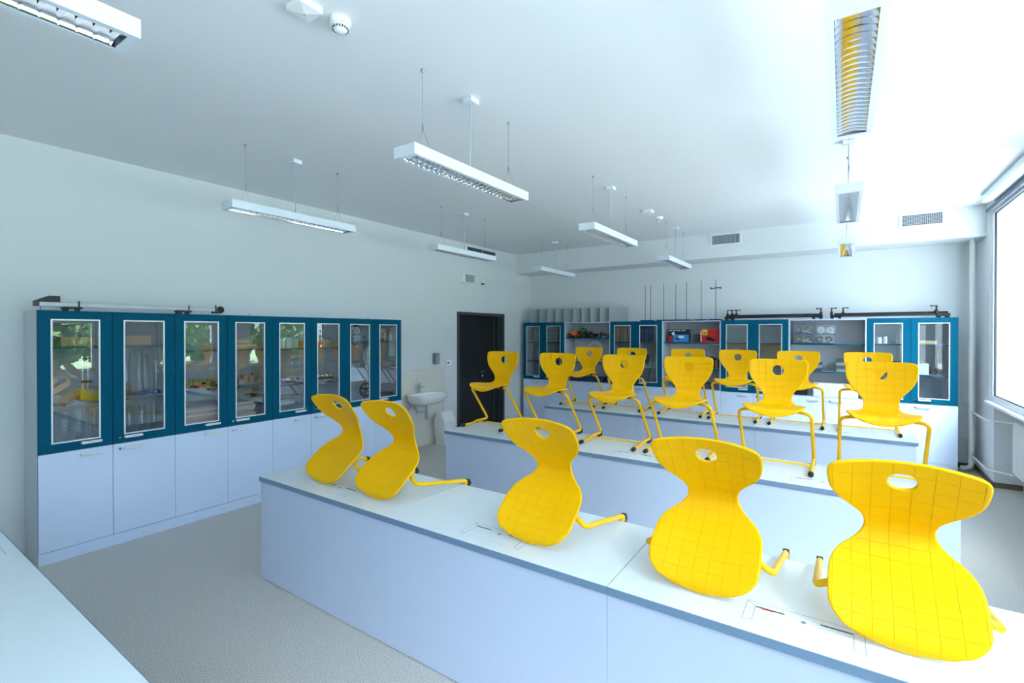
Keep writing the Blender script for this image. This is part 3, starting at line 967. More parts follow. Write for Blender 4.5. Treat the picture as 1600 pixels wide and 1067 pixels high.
# ------------------------------------------------------------------ washbasin and bin
def make_sink():
    yc = 5.42
    c = thing('washbasin', 'white ceramic washbasin on cream tiles with chrome tap', 'washbasin', (XL + .012, yc, 0))
    b = MB()
    hw = .315; dp = .455; zt = .86
    def outline(f, z, ex=3.2, inset=0.0, x0=0.0):
        pts = []
        n = 48
        for k in range(n):
            a = 2 * PI * k / n
            ca, sa = math.cos(a), math.sin(a)
            y = math.copysign(abs(sa) ** (2 / ex), sa) * (hw * f - inset)
            x = math.copysign(abs(ca) ** (2 / ex), ca)
            x = x0 + (dp * f - inset - x0) * (x + 1) / 2 if x0 else (dp * f) * (x + 1) / 2
            pts.append((max(0.001, x), y, z))
        return pts
    loops = []
    for f, z, fx in [(.50, .70, .62), (.66, .705, .75), (.84, .735, .88), (.96, .79, .97), (1.0, .84, 1.0), (1.0, .858, 1.0), (.985, .862, .99)]:
        loops.append([(p[0] * fx / f, p[1], p[2]) for p in outline(f, z)])
    for f, z, x0, dx in [(.90, .860, .105, .395), (.86, .835, .11, .385), (.76, .79, .13, .36), (.5, .765, .17, .31), (.08, .76, .22, .25)]:
        n = 48; lp = []
        for k in range(n):
            a = 2 * PI * k / n
            ca, sa = math.cos(a), math.sin(a)
            xx = math.copysign(abs(ca) ** (2 / 3.0), ca); yy = math.copysign(abs(sa) ** (2 / 3.0), sa)
            lp.append((x0 + (dx - x0) * (xx + 1) / 2, yy * hw * f, z))
        loops.append(lp)
    V = [[b.bm.verts.new(p) for p in lp] for lp in loops]
    for i in range(len(V) - 1):
        for k in range(48):
            b.bm.faces.new((V[i][k], V[i][(k + 1) % 48], V[i + 1][(k + 1) % 48], V[i + 1][k]))
    b.bm.faces.new(V[0]); b.bm.faces.new(V[-1])
    b.build('basin', 'ceramic', c, True, angle=50)
    MB().lathe([(0, 0), (.010, 0), (.010, .003), (0, .003)], (.113, 0, .815), 12, 'x').build('overflow_hole', 'lens_dark', c)
    t = MB()
    t.ring([(.055, 0, .858), (.055, 0, 1.0)], .022, 14)
    t.ring(fillet([(.055, 0, .945), (.12, 0, .965), (.175, 0, .955), (.18, 0, .935)], .02), [.016] * 21 if False else .0145, 12)
    tp = t.build('tap_body', 'chrome', c, True)
    MB().box(.035, .13, -.012, .012, 1.004, 1.016, bev=.004, rot=Matrix.Rotation(rad(-12), 4, 'Y'), piv=(.055, 0, 1.01)).build('tap_lever', 'chrome', tp, True)
    tr = MB()
    tr.ring([(.20, .0, .70), (.20, .0, .60)], .016, 14)
    tr.ring([(.20, .0, .60), (.20, .0, .46)], .026, 16)
    tr.ring([(.20, .0, .565), (.06, .0, .565), (.0, 0, .565)], .014, 12)
    tr.lathe([(.0, .0), (.036, .0), (.030, .012), (0, .014)], (0.0, 0, .565), 16, 'x')
    tr.build('bottle_trap', 'chrome', c, True)
    for y in (-.10, -.20):
        v = MB().ring(fillet([(0, y, .63), (.05, y, .63), (.05, y, .70)], .02), .011, 10)
        v.lathe([(0, .06), (.024, .06), (.026, .045), (.018, .03), (.012, .0), (0, 0)], (.02, y, .63), 12, 'x')
        v.build('corner_valve', 'chrome', c, True)
    return c
make_sink()
c = thing('waste_bin', 'white plastic swing lid bin on the floor beside the washbasin', 'bin', (-5.33, 5.86, 0))
b = MB()
def frus(b, w0, d0, z0, w1, d1, z1):
    A = [b.bm.verts.new(p) for p in ((-w0, -d0, z0), (w0, -d0, z0), (w0, d0, z0), (-w0, d0, z0))]
    B_ = [b.bm.verts.new(p) for p in ((-w1, -d1, z1), (w1, -d1, z1), (w1, d1, z1), (-w1, d1, z1))]
    for i in range(4): b.bm.faces.new((A[i], A[(i + 1) % 4], B_[(i + 1) % 4], B_[i]))
    b.bm.faces.new(A[::-1]); b.bm.faces.new(B_)
frus(b, .095, .105, 0, .115, .13, .36)
b.build('bin_body', 'white_plastic', c)
b = MB()
b.box(-.12, .12, -.135, .135, .36, .375)
hd_ = b
v = [(-.12, .375), (.12, .375), (.045, .515), (-.045, .515)]
b.prism([(-.118, .374), (.118, .374), (.055, .50), (.04, .515), (-.04, .515), (-.055, .50)], -.133, .133, 'y')
b.build('swing_lid', 'white_plastic', c)
MB().box(-.002, .086, -.10, .10, .003, .005, rot=Matrix.Rotation(rad(63.5), 4, 'Y'), piv=(0, 0, 0)).build('lid_flap', 'white_plastic', c, loc=(.056, 0, .50))

# ------------------------------------------------------------------ heating pipe and radiator
c = thing('heating_pipe', 'white vertical heating pipe in the corner by the window', 'pipe', (1.365, 8.45, 0))
MB().ring(fillet([(0, 0, 2.995), (0, 0, .07), (-.085, .05, .045)], .08, 8), .028, 16).build('riser', 'pipe_paint', c, True)
for z, zz in ((.79, .775), (.24, .20)):
    MB().ring(fillet([(0, 0, z), (.03, -.66, zz), (.185, -.86, zz + .02), (.19, -.955, zz + .02)], .05), .011, 10).build('radiator_branch', 'pipe_paint', c, True)
for z in (.86, .40):
    MB().ring([(0, 0, z), (-.03, .300, z)], .006, 8).build('wall_bracket', 'pipe_paint', c, True)
c = thing('radiator', 'white finned radiator under the window by the heating pipe', 'radiator', (1.555, 7.50, 0), 0)
r = MB()
r.box(0, .10, -1.2, 0, .24, .82, bev=.01)
r.build('radiator_body', 'radiator_white', c)
fl = MB()
for k in range(30):
    y = -.02 - k * .04
    fl.box(-.012, 0, y - .024, y, .26, .80, bev=.004, seg=1)
fl.build('radiator_rib', 'radiator_white', c)
MB().box(.10, .144, -1.0, -.2, .3, .7).build('wall_bracket', 'radiator_white', c)

# ------------------------------------------------------------------ things on top of the cabinets
# air track on the long wall cabinets
c = thing('air_track', 'long aluminium track with black feet on top of the teal cabinets', 'track', (-5.27, 1.05, TOPL))
zt = .037
MB().box(-.022, .022, 0, 1.30, zt, zt + .034, bev=.002, seg=1).build('rail_bar', 'track_metal', c)
MB().prism([(-.03, zt + .034), (-.03, zt + .04), (.06, zt + .085), (.125, zt + .085), (.125, zt + .034)], -.024, .024, 'x').build('end_stop', 'black_metal', c)
MB().box(-.024, .024, -.03, .0, zt - .002, zt + .034).build('rail_cap', 'dark_grey', c)
for y in (.20, 1.02):
    f = MB()
    f.box(-.05, .05, y - .06, y + .06, zt - .016, zt, bev=.003)
    f.box(-.05, -.03, y - .05, y - .03, 0, zt - .014); f.box(.03, .05, y - .05, y - .03, 0, zt - .014)
    f.box(-.02, .02, y + .02, y + .05, 0, zt - .014); f.ring([(.028, y + .04, zt - .004), (.028, y + .04, zt + .05)], .006, 8)
    f.build('foot', 'black_metal', c)
p = MB().lathe([(.0, -.006), (.032, -.006), (.036, -.003), (.036, .003), (.032, .006), (0, .006)], (0.0, 1.36, zt + .02), 20, 'x').build('pulley', 'black_metal', c, True)
pb = MB().box(-.02, .02, 1.28, 1.345, zt - .02, zt + .002); pb.ring([(.0, 1.315, zt), (.0, 1.315, zt + .065)], .008, 8)
pb.build('pulley_bracket', 'black_metal', c)
for k, (y, nm) in enumerate([(1.09, 'thin dark locking pin standing on the first teal cabinet'), (2.78, 'thin dark locking pin standing on the second teal cabinet'), (4.40, 'thin dark locking pin standing on the teal cabinet by the washbasin')]):
    tag(MB().ring([(-5.42, y, TOPL), (-5.42, y, TOPL + .04)], .003, 6).build('locking_pin', 'dark_grey'), nm, 'pin', 'pins on top of the cabinets')

# grey upright boards
ordn = ['first', 'second', 'third', 'fourth', 'fifth', 'sixth', 'seventh', 'eighth', 'ninth', 'tenth']
bx = [-5.27, -5.07, -4.89, -4.71, -4.53, -4.32, -4.13, -3.955, -3.755, -3.575]
for k, x in enumerate(bx):
    c = thing('divider_board', 'grey upright board on the far cabinets, %s counted from the door corner' % ordn[k], 'board', (x, 8.40, TOPB_), 0, 'grey boards standing on the far cabinets')
    ang = rad(38)
    MB().box(0, .36, -.006, .006, 0, .272, bev=.002, seg=1).build('board_sheet', 'grey_card', c, rz=ang)
    MB().box(-.012, .0, -.05, .05, 0, .012).build('stand_foot', 'grey_card', c, rz=ang)

# stand rods with blue bases
rx_ = [-2.93, -2.83, -2.60, -2.39, -2.21, -1.97, -1.74]
for k, x in enumerate(rx_):
    c = thing('lab_stand', ['thin steel stand rod on a blue base, %s from the door side' % ordn[k], 'thin steel stand rod carrying a black double clamp'][k == 6], 'stand', (x, 8.52 - .0 * k, TOPB_), 0, 'stand rods on the far cabinets')
    hw = .088 if k not in (0, 1) else .048
    MB().box(-hw, hw, -.13, .10, 0, .022, bev=.004).build('stand_base', 'navy', c)
    MB().ring([(0, 0, .02), (0, 0, .64 + .006 * k)], .0048, 8).build('rod', 'dark_grey', c, True)
    if k == 6:
        q = MB().ring([(-.065, 0, .535), (-.03, 0, .53), (0, -.01, .54), (.065, 0, .54)], .008, 8).build('clamp_arm', 'black_metal', c, True)
        for x2 in (-.075, .075):
            MB().lathe([(0, -.012), (.016, -.008), (.02, 0), (.016, .008), (0, .012)], (x2, 0, .538), 10, 'x').build('clamp_knob', 'black_metal', q, True)

def optical_rail(label, x0, x1, posts):
    c = thing('optical_rail', label, 'rail', ((x0 + x1) / 2, 8.50, TOPB_), 0, 'black optical rails on the far cabinets')
    h = (x1 - x0) / 2
    MB().prism([(-.045, .030), (.045, .030), (.038, .062), (.018, .085), (-.018, .085), (-.038, .062)], -h + .06, h - .03, 'x').build('rail_bar', 'black_metal', c)
    for s_ in (-1, 1):
        f = MB().box(s_ * (h - .08) - .07, s_ * (h - .08) + .07, -.055, .055, .022, .060, bev=.004)
        for q in (-.045, .045):
            f.box(s_ * (h - .08) + q - .018, s_ * (h - .08) + q + .018, -.05, .05, 0, .024)
        f.build('foot', 'black_metal', c)
    for x, s_ in posts:
        r = MB().box(x - .018, x + .018, -.05, .05, .05, .105, bev=.003)
        r.ring([(x, -.03, .10), (x, -.03, .165)], .010, 8)
        r.ring([(x - .004, -.03, .158), (x + s_ * .05, -.03, .158)], .006, 8)
        r.lathe([(0, -.008), (.012, -.006), (.012, .006), (0, .008)], (x + s_ * .055, -.03, .158), 8, 'x')
        r.build('rider', 'black_metal', c, True)
optical_rail('black optical rail with three riders on the cabinets, beside the clamp stand', -1.60, -.235, [(-.63, 1), (-.56, 1), (-.50, 1), (.65, -1)])
optical_rail('black optical rail on the cabinets at the window end', -.165, 1.17, [(-.64, 1), (-.50, 1), (.52, -1)])

# ------------------------------------------------------------------ contents of the cabinets on the long wall
def one(name, label, cat, mb, m, loc=(0, 0, 0), rz=0, group=None, smooth=False):
    return tag(mb.build(name, m, None, smooth, loc, rz), label, cat, group)
for q_ in range(4): left_shelves[q_] = tuple(v_ + .0008 for v_ in left_shelves[q_])
back_spec = [(g_, l_, tuple(v_ + .0008 for v_ in s_)) for g_, l_, s_ in back_spec]
XS = -5.32          # middle of the shelves
FLZ = .8678          # cabinet floor
s1_, s2_, s3_, s4_ = left_shelves
one('cardboard_box', 'wide brown cardboard box on the top shelf of the first teal cabinet', 'box', MB().box(-.10, .10, -.14, .14, 0, .075, bev=.002), 'cardboard', (XS, 1.31, s1_[0]))
one('cardboard_box', 'short brown cardboard box on the top shelf above the tall cylinders', 'box', MB().box(-.10, .10, -.11, .11, 0, .082, bev=.002), 'cardboard', (XS, 1.68, s1_[0]))
c = thing('lab_balance', 'yellow based apparatus with black clamps inside the first teal cabinet', 'apparatus', (XS, 1.34, s1_[1]))
MB().box(-.09, .09, -.05, .115, 0, .088, bev=.008).build('yellow_case', 'yellow_plastic', c)
MB().ring([(0, -.01, .08), (0, -.01, .36)], .008, 8).build('column', 'chrome', c, True)
MB().ring([(0, .025, .08), (0, .025, .36)], .006, 8).build('column', 'chrome', c, True)
for z in (.14, .26, .33):
    MB().box(-.02, .03, -.018, .05, z, z + .02, bev=.004).build('clamp', 'black_plastic', c)

def cyl_glass(name, label, loc, r, h, foot, group, scale=False, blue=False):
    c = thing(name, label, 'measuring cylinder', loc, 0, group)
    MB().lathe([(r * .96, .012), (r, .014), (r, h - .006), (r * 1.12, h), (r * 1.08, h + .001), (r * .94, h - .006), (r * .94, .016), (0, .016)], (0, 0, 0), 18).build('glass_tube', 'glass_ware', c, True)
    if blue: MB().lathe([(0, 0), (foot, 0), (foot, .010), (r * 1.25, .03), (r * 1.06, .034), (r * 1.06, .0115), (0, .0115)], (0, 0, 0), 6).build('base', 'blue_plastic', c)
    else: MB().lathe([(0, 0), (foot, 0), (foot, .006), (r * .9, .0115), (0, .0115)], (0, 0, 0), 18).build('base', 'glass_ware', c, True)
    if scale:
        s_ = MB()
        for k in range(12):
            z = .05 + (h - .09) * k / 11
            s_.box(r * 1.01, r * 1.03, -r * .35, r * .35, z, z + .004)
        s_.build('scale_marking', 'wood_mid', c, rz=rad(-25))
    return c
gl_names = ['clear graduated cylinder on the floor of the first teal cabinet, %s along' % o_ for o_ in ordn]
for k, (y, r) in enumerate([(1.115, .030), (1.205, .033), (1.295, .033), (1.385, .033)]):
    cyl_glass('measuring_cylinder', gl_names[k], (XS + .06, y, FLZ), r, .31 - .01 * (k % 2), r * 1.25, 'graduated cylinders on the cabinet floor', True)
for k, (y, r, x) in enumerate([(1.57, .032, .03), (1.645, .026, -.02), (1.715, .03, .04), (1.785, .027, -.03), (1.85, .024, .03)]):
    cyl_glass('measuring_cylinder', 'tall clear cylinder on a blue foot on the middle shelf, %s along' % ordn[k], (XS + x, y, s1_[1]), r, .37 + .02 * (k % 3), r * 1.6, 'tall cylinders on blue feet', False, True)
for k, (y, r) in enumerate([(1.57, .032), (1.66, .036), (1.75, .030), (1.84, .026)]):
    cyl_glass('measuring_cylinder', 'plain glass cylinder under the blue footed ones, %s along' % ordn[k], (XS, y, FLZ), r, .28, r * 1.4, 'plain glass cylinders on the cabinet floor')

# second cabinet: boards, meters, blocks
boards = [(.026, 'wood_reddish'), (.016, 'board_pale'), (.030, 'wood_reddish'), (.014, 'wood_mid'), (.034, 'wood_reddish'), (.016, 'board_pale'), (.034, 'wood_reddish'), (.014, 'board_pale'), (.026, 'wood_reddish'), (.03, 'dark_grey')]
z = FLZ
for k, (h, m_) in enumerate(boards):
    one('wooden_board', 'flat board in the pile behind the third glass door, %s from the bottom' % ordn[k], 'board', MB().box(-.13, .13, -.19, .19, 0, h - .001, bev=.0015, seg=1), m_, (XS, 2.215 + .006 * (k % 3), z), 0, 'boards piled in the second cabinet')
    z += h
z = FLZ
for k, (h, m_) in enumerate(boards[:9]):
    one('wooden_board', 'flat board in the pile behind the fourth glass door, %s from the bottom' % ordn[k], 'board', MB().box(-.13, .13, -.135, .135, 0, h - .001, bev=.0015, seg=1), boards[(k * 3 + 1) % 9][1], (XS, 2.572 + .008 * (k % 4), z), 0, 'boards piled in the second cabinet')
    z += h
one('black_crate', 'black box beside the board pile behind the fourth glass door', 'box', MB().box(-.09, .09, -.05, .05, 0, .28, bev=.004), 'dark_print', (XS + .05, 2.792, FLZ))
def meter(label, loc, rz=0):
    c = thing('bench_meter', label, 'meter', loc, rz, 'yellow meters on the middle shelf')
    MB().box(-.05, .05, -.034, .034, 0, .052, bev=.005).build('meter_case', 'yellow_plastic', c)
    MB().box(.05, .054, -.024, .024, .012, .044).build('meter_dial', 'black_plastic', c)
    for q in (-.018, .018): MB().lathe([(0, .052), (.006, .052), (.006, .066), (0, .067)], (-.02, q, 0), 8).build('terminal', 'black_plastic', c)
    return c
m0 = meter('yellow meter behind the third glass door, first along', (XS - .05, 2.10, s2_[1]))
for k, y in enumerate((2.185, 2.27, 2.355)):
    dup(m0, 'yellow meter behind the third glass door, %s along' % ordn[k + 1], (XS - .05, y, s2_[1]))
for k, (y, m_, nm) in enumerate([(2.12, 'black_plastic', 'small black switch block in front of the yellow meters, first along'), (2.21, 'red_plastic', 'small red switch block in front of the yellow meters'), (2.33, 'black_plastic', 'small black switch block in front of the yellow meters, beyond the red one')]):
    one('switch_block', nm, 'block', MB().box(-.03, .03, -.035, .035, 0, .022, bev=.004), m_, (XS + .10, y, s2_[1]), 0, 'switch blocks on the middle shelf')
one('yellow_meter_box', 'yellow box on top of the wooden blocks row behind the fourth glass door', 'box', MB().box(-.04, .04, -.03, .03, 0, .10, bev=.004), 'yellow_plastic', (XS - .02, 2.545, s2_[1]))
for k, (y, x, h) in enumerate([(2.60, .06, .045), (2.66, .03, .09), (2.74, .0, .075), (2.795, .06, .05), (2.81, -.05, .10)]):
    one('wooden_block', 'reddish wooden block on the middle shelf behind the fourth glass door, %s along' % ordn[k], 'block', MB().box(-.03, .03, -.028, .028, 0, h, bev=.002), ['wood_reddish', 'wood_mid'][k % 2], (XS + x, y, s2_[1]), 0, 'wooden blocks on the middle shelf')
z = s2_[0]
for k, (h, w2, m_) in enumerate([(.022, .13, 'wood_light'), (.02, .125, 'board_pale'), (.02, .12, 'wood_mid'), (.025, .10, 'wood_light'), (.02, .09, 'wood_mid')]):
    one('wooden_strip', 'wooden strip in the small pile on the upper shelf, %s from the bottom' % ordn[k], 'strip', MB().box(-.10, .10, -w2, w2, 0, h - .001, bev=.001, seg=1), m_, (XS, 2.64 - .01 * k, z), 0, 'wooden strips on the upper shelf')
    z += h

# third cabinet
for k, (y, r, h) in enumerate([(3.075, .026, .105), (3.155, .030, .118), (3.245, .024, .110)]):
    one('white_block', 'white block on the upper shelf behind the fifth glass door, %s along' % ordn[k], 'block', MB().box(-.03, .03, -r, r, 0, h, bev=.004), 'paper_white', (XS + .02, y, s3_[0]), 0, 'white blocks on the upper shelf')
one('wooden_cube', 'small brown wooden cube beside the white blocks', 'block', MB().box(-.03, .03, -.03, .03, 0, .085, bev=.003), 'wood_mid', (XS, 3.33, s3_[0]))
for k, y in enumerate((3.10, 3.20, 3.31)):
    c = thing('dynamics_cart', 'small chrome wheeled cart behind the fifth glass door, %s along' % ordn[k], 'cart', (XS, y, s3_[1]), 0, 'chrome carts on the middle shelf')
    MB().box(-.07, .07, -.036, .036, .028, .048, bev=.004).build('cart_plate', 'aluminium', c)
    for x2 in (-.045, .045):
        for y2 in (-.032, .032):
            MB().lathe([(0, -.006), (.026, -.006), (.026, .006), (0, .006)], (x2, y2, .026), 14, 'y').build('wheel', 'chrome', c, True)
one('orange_block', 'orange block on the upper shelf behind the sixth glass door', 'block', MB().box(-.03, .03, -.035, .035, 0, .068, bev=.003), 'orange_plastic', (XS, 3.575, s3_[0]))
one('wooden_case', 'tan wooden case next to the orange block', 'case', MB().box(-.05, .05, -.055, .055, 0, .098, bev=.003), 'wood_light', (XS - .02, 3.672, s3_[0]))
for k, y in enumerate((3.55, 3.615, 3.68, 3.742)):
    c = thing('steel_ball', 'polished steel ball on a ring stand behind the sixth glass door, %s along' % ordn[k], 'ball', (XS, y, s3_[1]), 0, 'steel balls on the middle shelf')
    n = 10
    MB().lathe([(.032 * math.sin(PI * i / n), .042 - .032 * math.cos(PI * i / n)) for i in range(n + 1)], (0, 0, 0), 18).build('ball_surface', 'chrome', c, True)
    MB().lathe([(.022, 0), (.026, 0), (.024, .018), (.021, .018), (.022, 0)], (0, 0, 0), 16).build('ring_stand', 'black_metal', c)

# fourth cabinet
c = thing('ring_apparatus', 'black ring coil on a stand on the upper shelf behind the seventh glass door', 'apparatus', (XS, 4.125, s4_[0] + .075))
q = MB().ring([(0, .062 * math.cos(2 * PI * k / 24), .068 + .062 * math.sin(2 * PI * k / 24)) for k in range(25)], .008, 8, False).build('coil_ring', 'black_metal', c, True)
MB().box(-.03, .03, -.05, .05, 0, .010).build('base', 'black_metal', c)
one('plastic_tub', 'grey plastic tub under the black ring coil', 'tub', MB().box(-.07, .07, -.09, .09, 0, .074, bev=.008), 'grey_card', (XS, 4.125, s4_[0]))
c = thing('gong_disc', 'round metal disc standing behind the last two glass doors', 'disc', (XS - .03, 4.43, FLZ))
MB().lathe([(0, .020), (.06, .018), (.11, .010), (.155, -.004), (.16, -.010), (.15, -.012), (.1, -.004), (0, .008)], (0, 0, .61), 40, 'x').build('disc_bowl', 'aluminium', c, True)
MB().ring([(-.02, 0, .006), (-.02, 0, .60)], .010, 10).build('stand_rod', 'black_metal', c, True)
MB().box(-.09, .07, -.09, .09, 0, .012, bev=.003).build('base', 'black_metal', c)
c = thing('spoked_disc', 'dark wheel with round holes on the floor behind the seventh glass door', 'wheel', (XS + .03, 4.255, FLZ))
w = MB()
R_, zc = .098, .165
w.lathe([(.078, -.012), (R_, -.012), (R_, .012), (.078, .012), (.078, -.012)], (0, 0, zc), 36, 'x')
w.lathe([(0, -.016), (.026, -.016), (.026, .016), (0, .016)], (0, 0, zc), 18, 'x')
for k in range(6):
    a = 2 * PI * k / 6
    w.box(-.006, .006, -.010, .010, zc + .02, zc + .085, rot=Matrix.Rotation(a, 4, 'X'), piv=(0, 0, zc))
w.build('spoke_disc', 'dark_print', c, True)
MB().box(-.05, .03, -.08, .08, 0, .012).build('base', 'red_plastic', c)
MB().ring([(-.03, 0, .01), (-.03, 0, zc), (0, 0, zc)], .008, 8).build('axle_stand', 'black_metal', c)
c = thing('wooden_house_box', 'tan wooden box with a sloped top on the upper shelf behind the last glass door', 'box', (XS - .03, 4.625, s4_[0]))
MB().prism([(-.075, 0), (.07, 0), (.07, .165), (-.02, .165), (-.075, .10)], -.08, .08, 'x').build('box_shell', 'wood_mid', c)
MB().lathe([(0, 0), (.022, 0), (.024, .004), (.024, .07), (.009, .095), (.009, .12), (.012, .122), (0, .124)], (.11, .018, 0), 16).build('front_bottle', 'white_plastic', None, True)
bo = bpy.data.objects['front_bottle']; bo.name = 'white_bottle'; bo.location = c.location
tag(bo, 'small white bottle in front of the tan wooden box', 'bottle')
one('black_case', 'low black case on the floor behind the last glass door', 'case', MB().box(-.09, .09, -.075, .075, 0, .095, bev=.006), 'dark_print', (XS, 4.603, FLZ))

# ------------------------------------------------------------------ contents of the far cabinets
YS = 8.52
fl = .8678
for k, x in enumerate((-5.17, -4.79)):
    one('grid_chart', ['framed white chart with a small grid behind the corner cabinet door', 'framed white chart with a small grid behind the second door from the corner'][k], 'chart',
        MB().box(-[.06, .145][k], [.06, .145][k], -.006, .006, 0, .275), 'grid_chart', (x, YS - .10, 1.61), 0, 'grid charts in the corner cabinet')
def toy_car(label, loc, rz, body, accent, sc_=1.0, tall=0):
    c = thing('toy_car', label, 'toy car', loc, rz, 'toy cars on the open shelf')
    b = MB()
    b.prism([(-.15 * sc_, .045), (.15 * sc_, .045), (.155 * sc_, .075), (.06 * sc_, .085 + tall), (.02 * sc_, .12 + tall), (-.06 * sc_, .125 + tall), (-.10 * sc_, .09 + tall), (-.155 * sc_, .08)], -.055 * sc_, .055 * sc_, 'y')
    b.build('car_body', body, c)
    MB().prism([(-.02 * sc_, .088 + tall), (.05 * sc_, .088 + tall), (.015 * sc_, .116 + tall), (-.02 * sc_, .118 + tall)], -.057 * sc_, .057 * sc_, 'y').build('car_window', accent, c)
    for x2 in (-.10, .10):
        for y2 in (-.075, .075):
            r = .042 + tall * .3
            w_ = MB().lathe([(0, -.02), (r * .55, -.02), (r, -.016), (r, .016), (r * .55, .02), (0, .02)], (x2 * sc_, y2 * sc_, r), 16, 'y').build('wheel', 'black_plastic', c, True)
            MB().lathe([(0, -.0225), (r * .4, -.021), (r * .4, .021), (0, .0225)], (x2 * sc_, y2 * sc_, r), 10, 'y').build('wheel_hub', accent, w_, True)
    return c
sh = back_spec[1][2]
toy_car('orange and black toy car on the open shelf by the corner', (-4.285, YS - .08, sh[0]), rad(10), 'orange_plastic', 'orange_plastic', .9, .0)
toy_car('green topped toy truck behind the orange toy car', (-4.20, YS + .12, sh[0]), rad(3), 'green_plastic', 'dark_print', .8, .075)
toy_car('black toy buggy in the middle of the open shelf', (-3.985, YS - .07, sh[0]), rad(-8), 'black_plastic', 'mid_grey', .8, .0)
toy_car('low black toy racer at the end of the open shelf', (-3.72, YS - .02, sh[0]), rad(12), 'black_plastic', 'mid_grey', .75, -.02)
c = thing('slotted_disc', 'round disc with white radial blades standing on the open shelf', 'disc', (-3.90, YS, sh[1]))
b = MB()
for k in range(44):
    a = 2 * PI * k / 44
    b.box(-.005, .005, -.004, .004, .110, .158, rot=Matrix.Rotation(a, 4, 'Y'), piv=(0, 0, 0))
b.build('blade', 'paper_white', c, loc=(0, 0, .25))
MB().lathe([(0, -.003), (.116, -.003), (.116, .003), (0, .003)], (0, 0, .25), 32, 'y').build('disc_plate', 'glass_ware', c)
MB().box(-.07, .07, -.06, .06, 0, .015).build('base', 'black_metal', c)
MB().ring([(0, .02, .01), (0, .02, .25)], .008, 8).build('stand_rod', 'black_metal', c, True)
one('small_white_box', 'small black and white box on the lower open shelf by the corner', 'box', MB().box(-.045, .045, -.05, .05, 0, .15, bev=.003), 'dark_grey', (-4.36, YS - .05, sh[1]))
one('blue_crate', 'long navy blue crate at the bottom of the open shelf by the corner', 'crate', MB().box(-.34, .34, -.12, .12, 0, .095, bev=.005), 'navy', (-4.02, YS - .02, fl))
for k in range(5):
    one('ring_binder', 'tan ring binder on the upper shelf behind glass, %s along' % ordn[k], 'binder', MB().box(-.032, .032, -.11, .11, 0, .285, bev=.003), 'binder_beige', (-3.463 + .070 * k, YS, back_spec[2][2][0]), 0, 'tan binders behind glass')
for k in range(5):
    one('ring_binder', 'dark blue ring binder on the upper shelf behind glass, %s along' % ordn[k], 'binder', MB().box(-.032, .032, -.11, .11, 0, .285, bev=.003), ['binder_blue', 'dark_print'][k in (0, 4)], (-2.98 + .070 * k, YS, back_spec[2][2][0]), 0, 'dark blue binders behind glass')
for k, (x, h, m_) in enumerate([(-3.42, .16, 'grey_card'), (-3.28, .12, 'paper_white'), (-2.93, .18, 'dark_grey'), (-2.76, .20, 'mid_grey')]):
    one('storage_box', ['grey box below the tan binders', 'white box below the tan binders', 'charcoal box below the blue binders', 'mid grey box below the blue binders'][k], 'box', MB().box(-.07, .07, -.10, .10, 0, h, bev=.003), m_, (x, YS, back_spec[2][2][1]), 0, 'boxes on the middle shelf behind glass')
one('dark_case', 'tall dark blue case on the cabinet floor below the blue binders', 'case', MB().box(-.15, .15, -.12, .12, 0, .30, bev=.004), 'dark_print', (-2.84, YS, fl))
# toy boxes
sh = back_spec[3][2]
c = thing('toy_box', 'blue printed kit box with a toy car picture on the open shelf', 'box', (-2.31, YS - .06, sh[0]))
MB().box(-.17, .17, -.05, .05, 0, .22).build('carton', 'dark_print', c)
y = -.051
MB().box(-.165, -.10, y - .001, y, .004, .105).build('red_strip', 'red_plastic', c)
MB().box(-.09, .165, y - .001, y, .004, .13).build('picture_panel', 'sky_print', c)
MB().box(.0, .09, y - .002, y - .001, .07, .11).build('picture_highlight', 'paper_white', c)
MB().prism([(-.06, .05), (.02, .04), (.03, .055), (-.02, .075), (-.055, .07)], y - .003, y - .001, 'y').build('picture_car', 'dark_print', c)
MB().lathe([(0, -.002), (.028, -.002), (.028, 0), (0, 0)], (-.09, y, .148), 18, 'y').build('round_badge', 'paper_white', c)
for k, (a, b_) in enumerate(((-.16, -.11), (-.10, -.045), (-.03, .03), (.05, .11))):
    MB().box(a, b_, y - .001, y, .192, .205).build('title_strip', 'paper_white', c)
one('grey_carton', 'small dark grey carton between the blue and red kit boxes', 'box', MB().box(-.06, .06, -.05, .05, 0, .135, bev=.002), 'dark_grey', (-2.02, YS, sh[0]))
c = thing('toy_box', 'red printed kit box with a yellow square on the open shelf', 'box', (-1.805, YS - .06, sh[0]))
MB().box(-.155, .155, -.05, .05, 0, .225).build('carton', 'red_plastic', c)
MB().box(-.118, -.04, y - .001, y, .125, .215).build('yellow_panel', 'yellow_plastic', c)
MB().prism([(-.10, .145), (-.06, .145), (-.055, .165), (-.10, .175)], y - .003, y - .001, 'y').build('yellow_panel_car', 'green_plastic', c)
for k in range(5): MB().box(-.147, -.131, y - .001, y, .02 + .036 * k, .048 + .036 * k).build('title_strip', 'paper_white', c)
MB().prism([(-.07, .05), (.05, .02), (.09, .045), (.0, .10), (-.06, .085)], y - .003, y, 'y').build('picture_car', 'dark_print', c)
MB().prism([(.05, .11), (.085, .115), (.07, .13)], y - .003, y, 'y').build('picture_spark', 'orange_plastic', c)
for k in range(4):
    one('folded_case', 'dark item leaning at the end of the lower open shelf, %s along' % ordn[k], 'case', MB().box(-.012, .012, -.10, .10, 0, .20 - .02 * k, bev=.002), ['dark_print', 'navy', 'dark_grey', 'wood_mid'][k], (-1.80 + .03 * k, YS, sh[1]), 0, 'dark items on the lower open shelf')
one('navy_tray', 'dark tray at the bottom of the open shelf under the kit boxes', 'tray', MB().box(-.30, .30, -.12, .12, 0, .10, bev=.004), 'dark_grey', (-2.1, YS, fl))
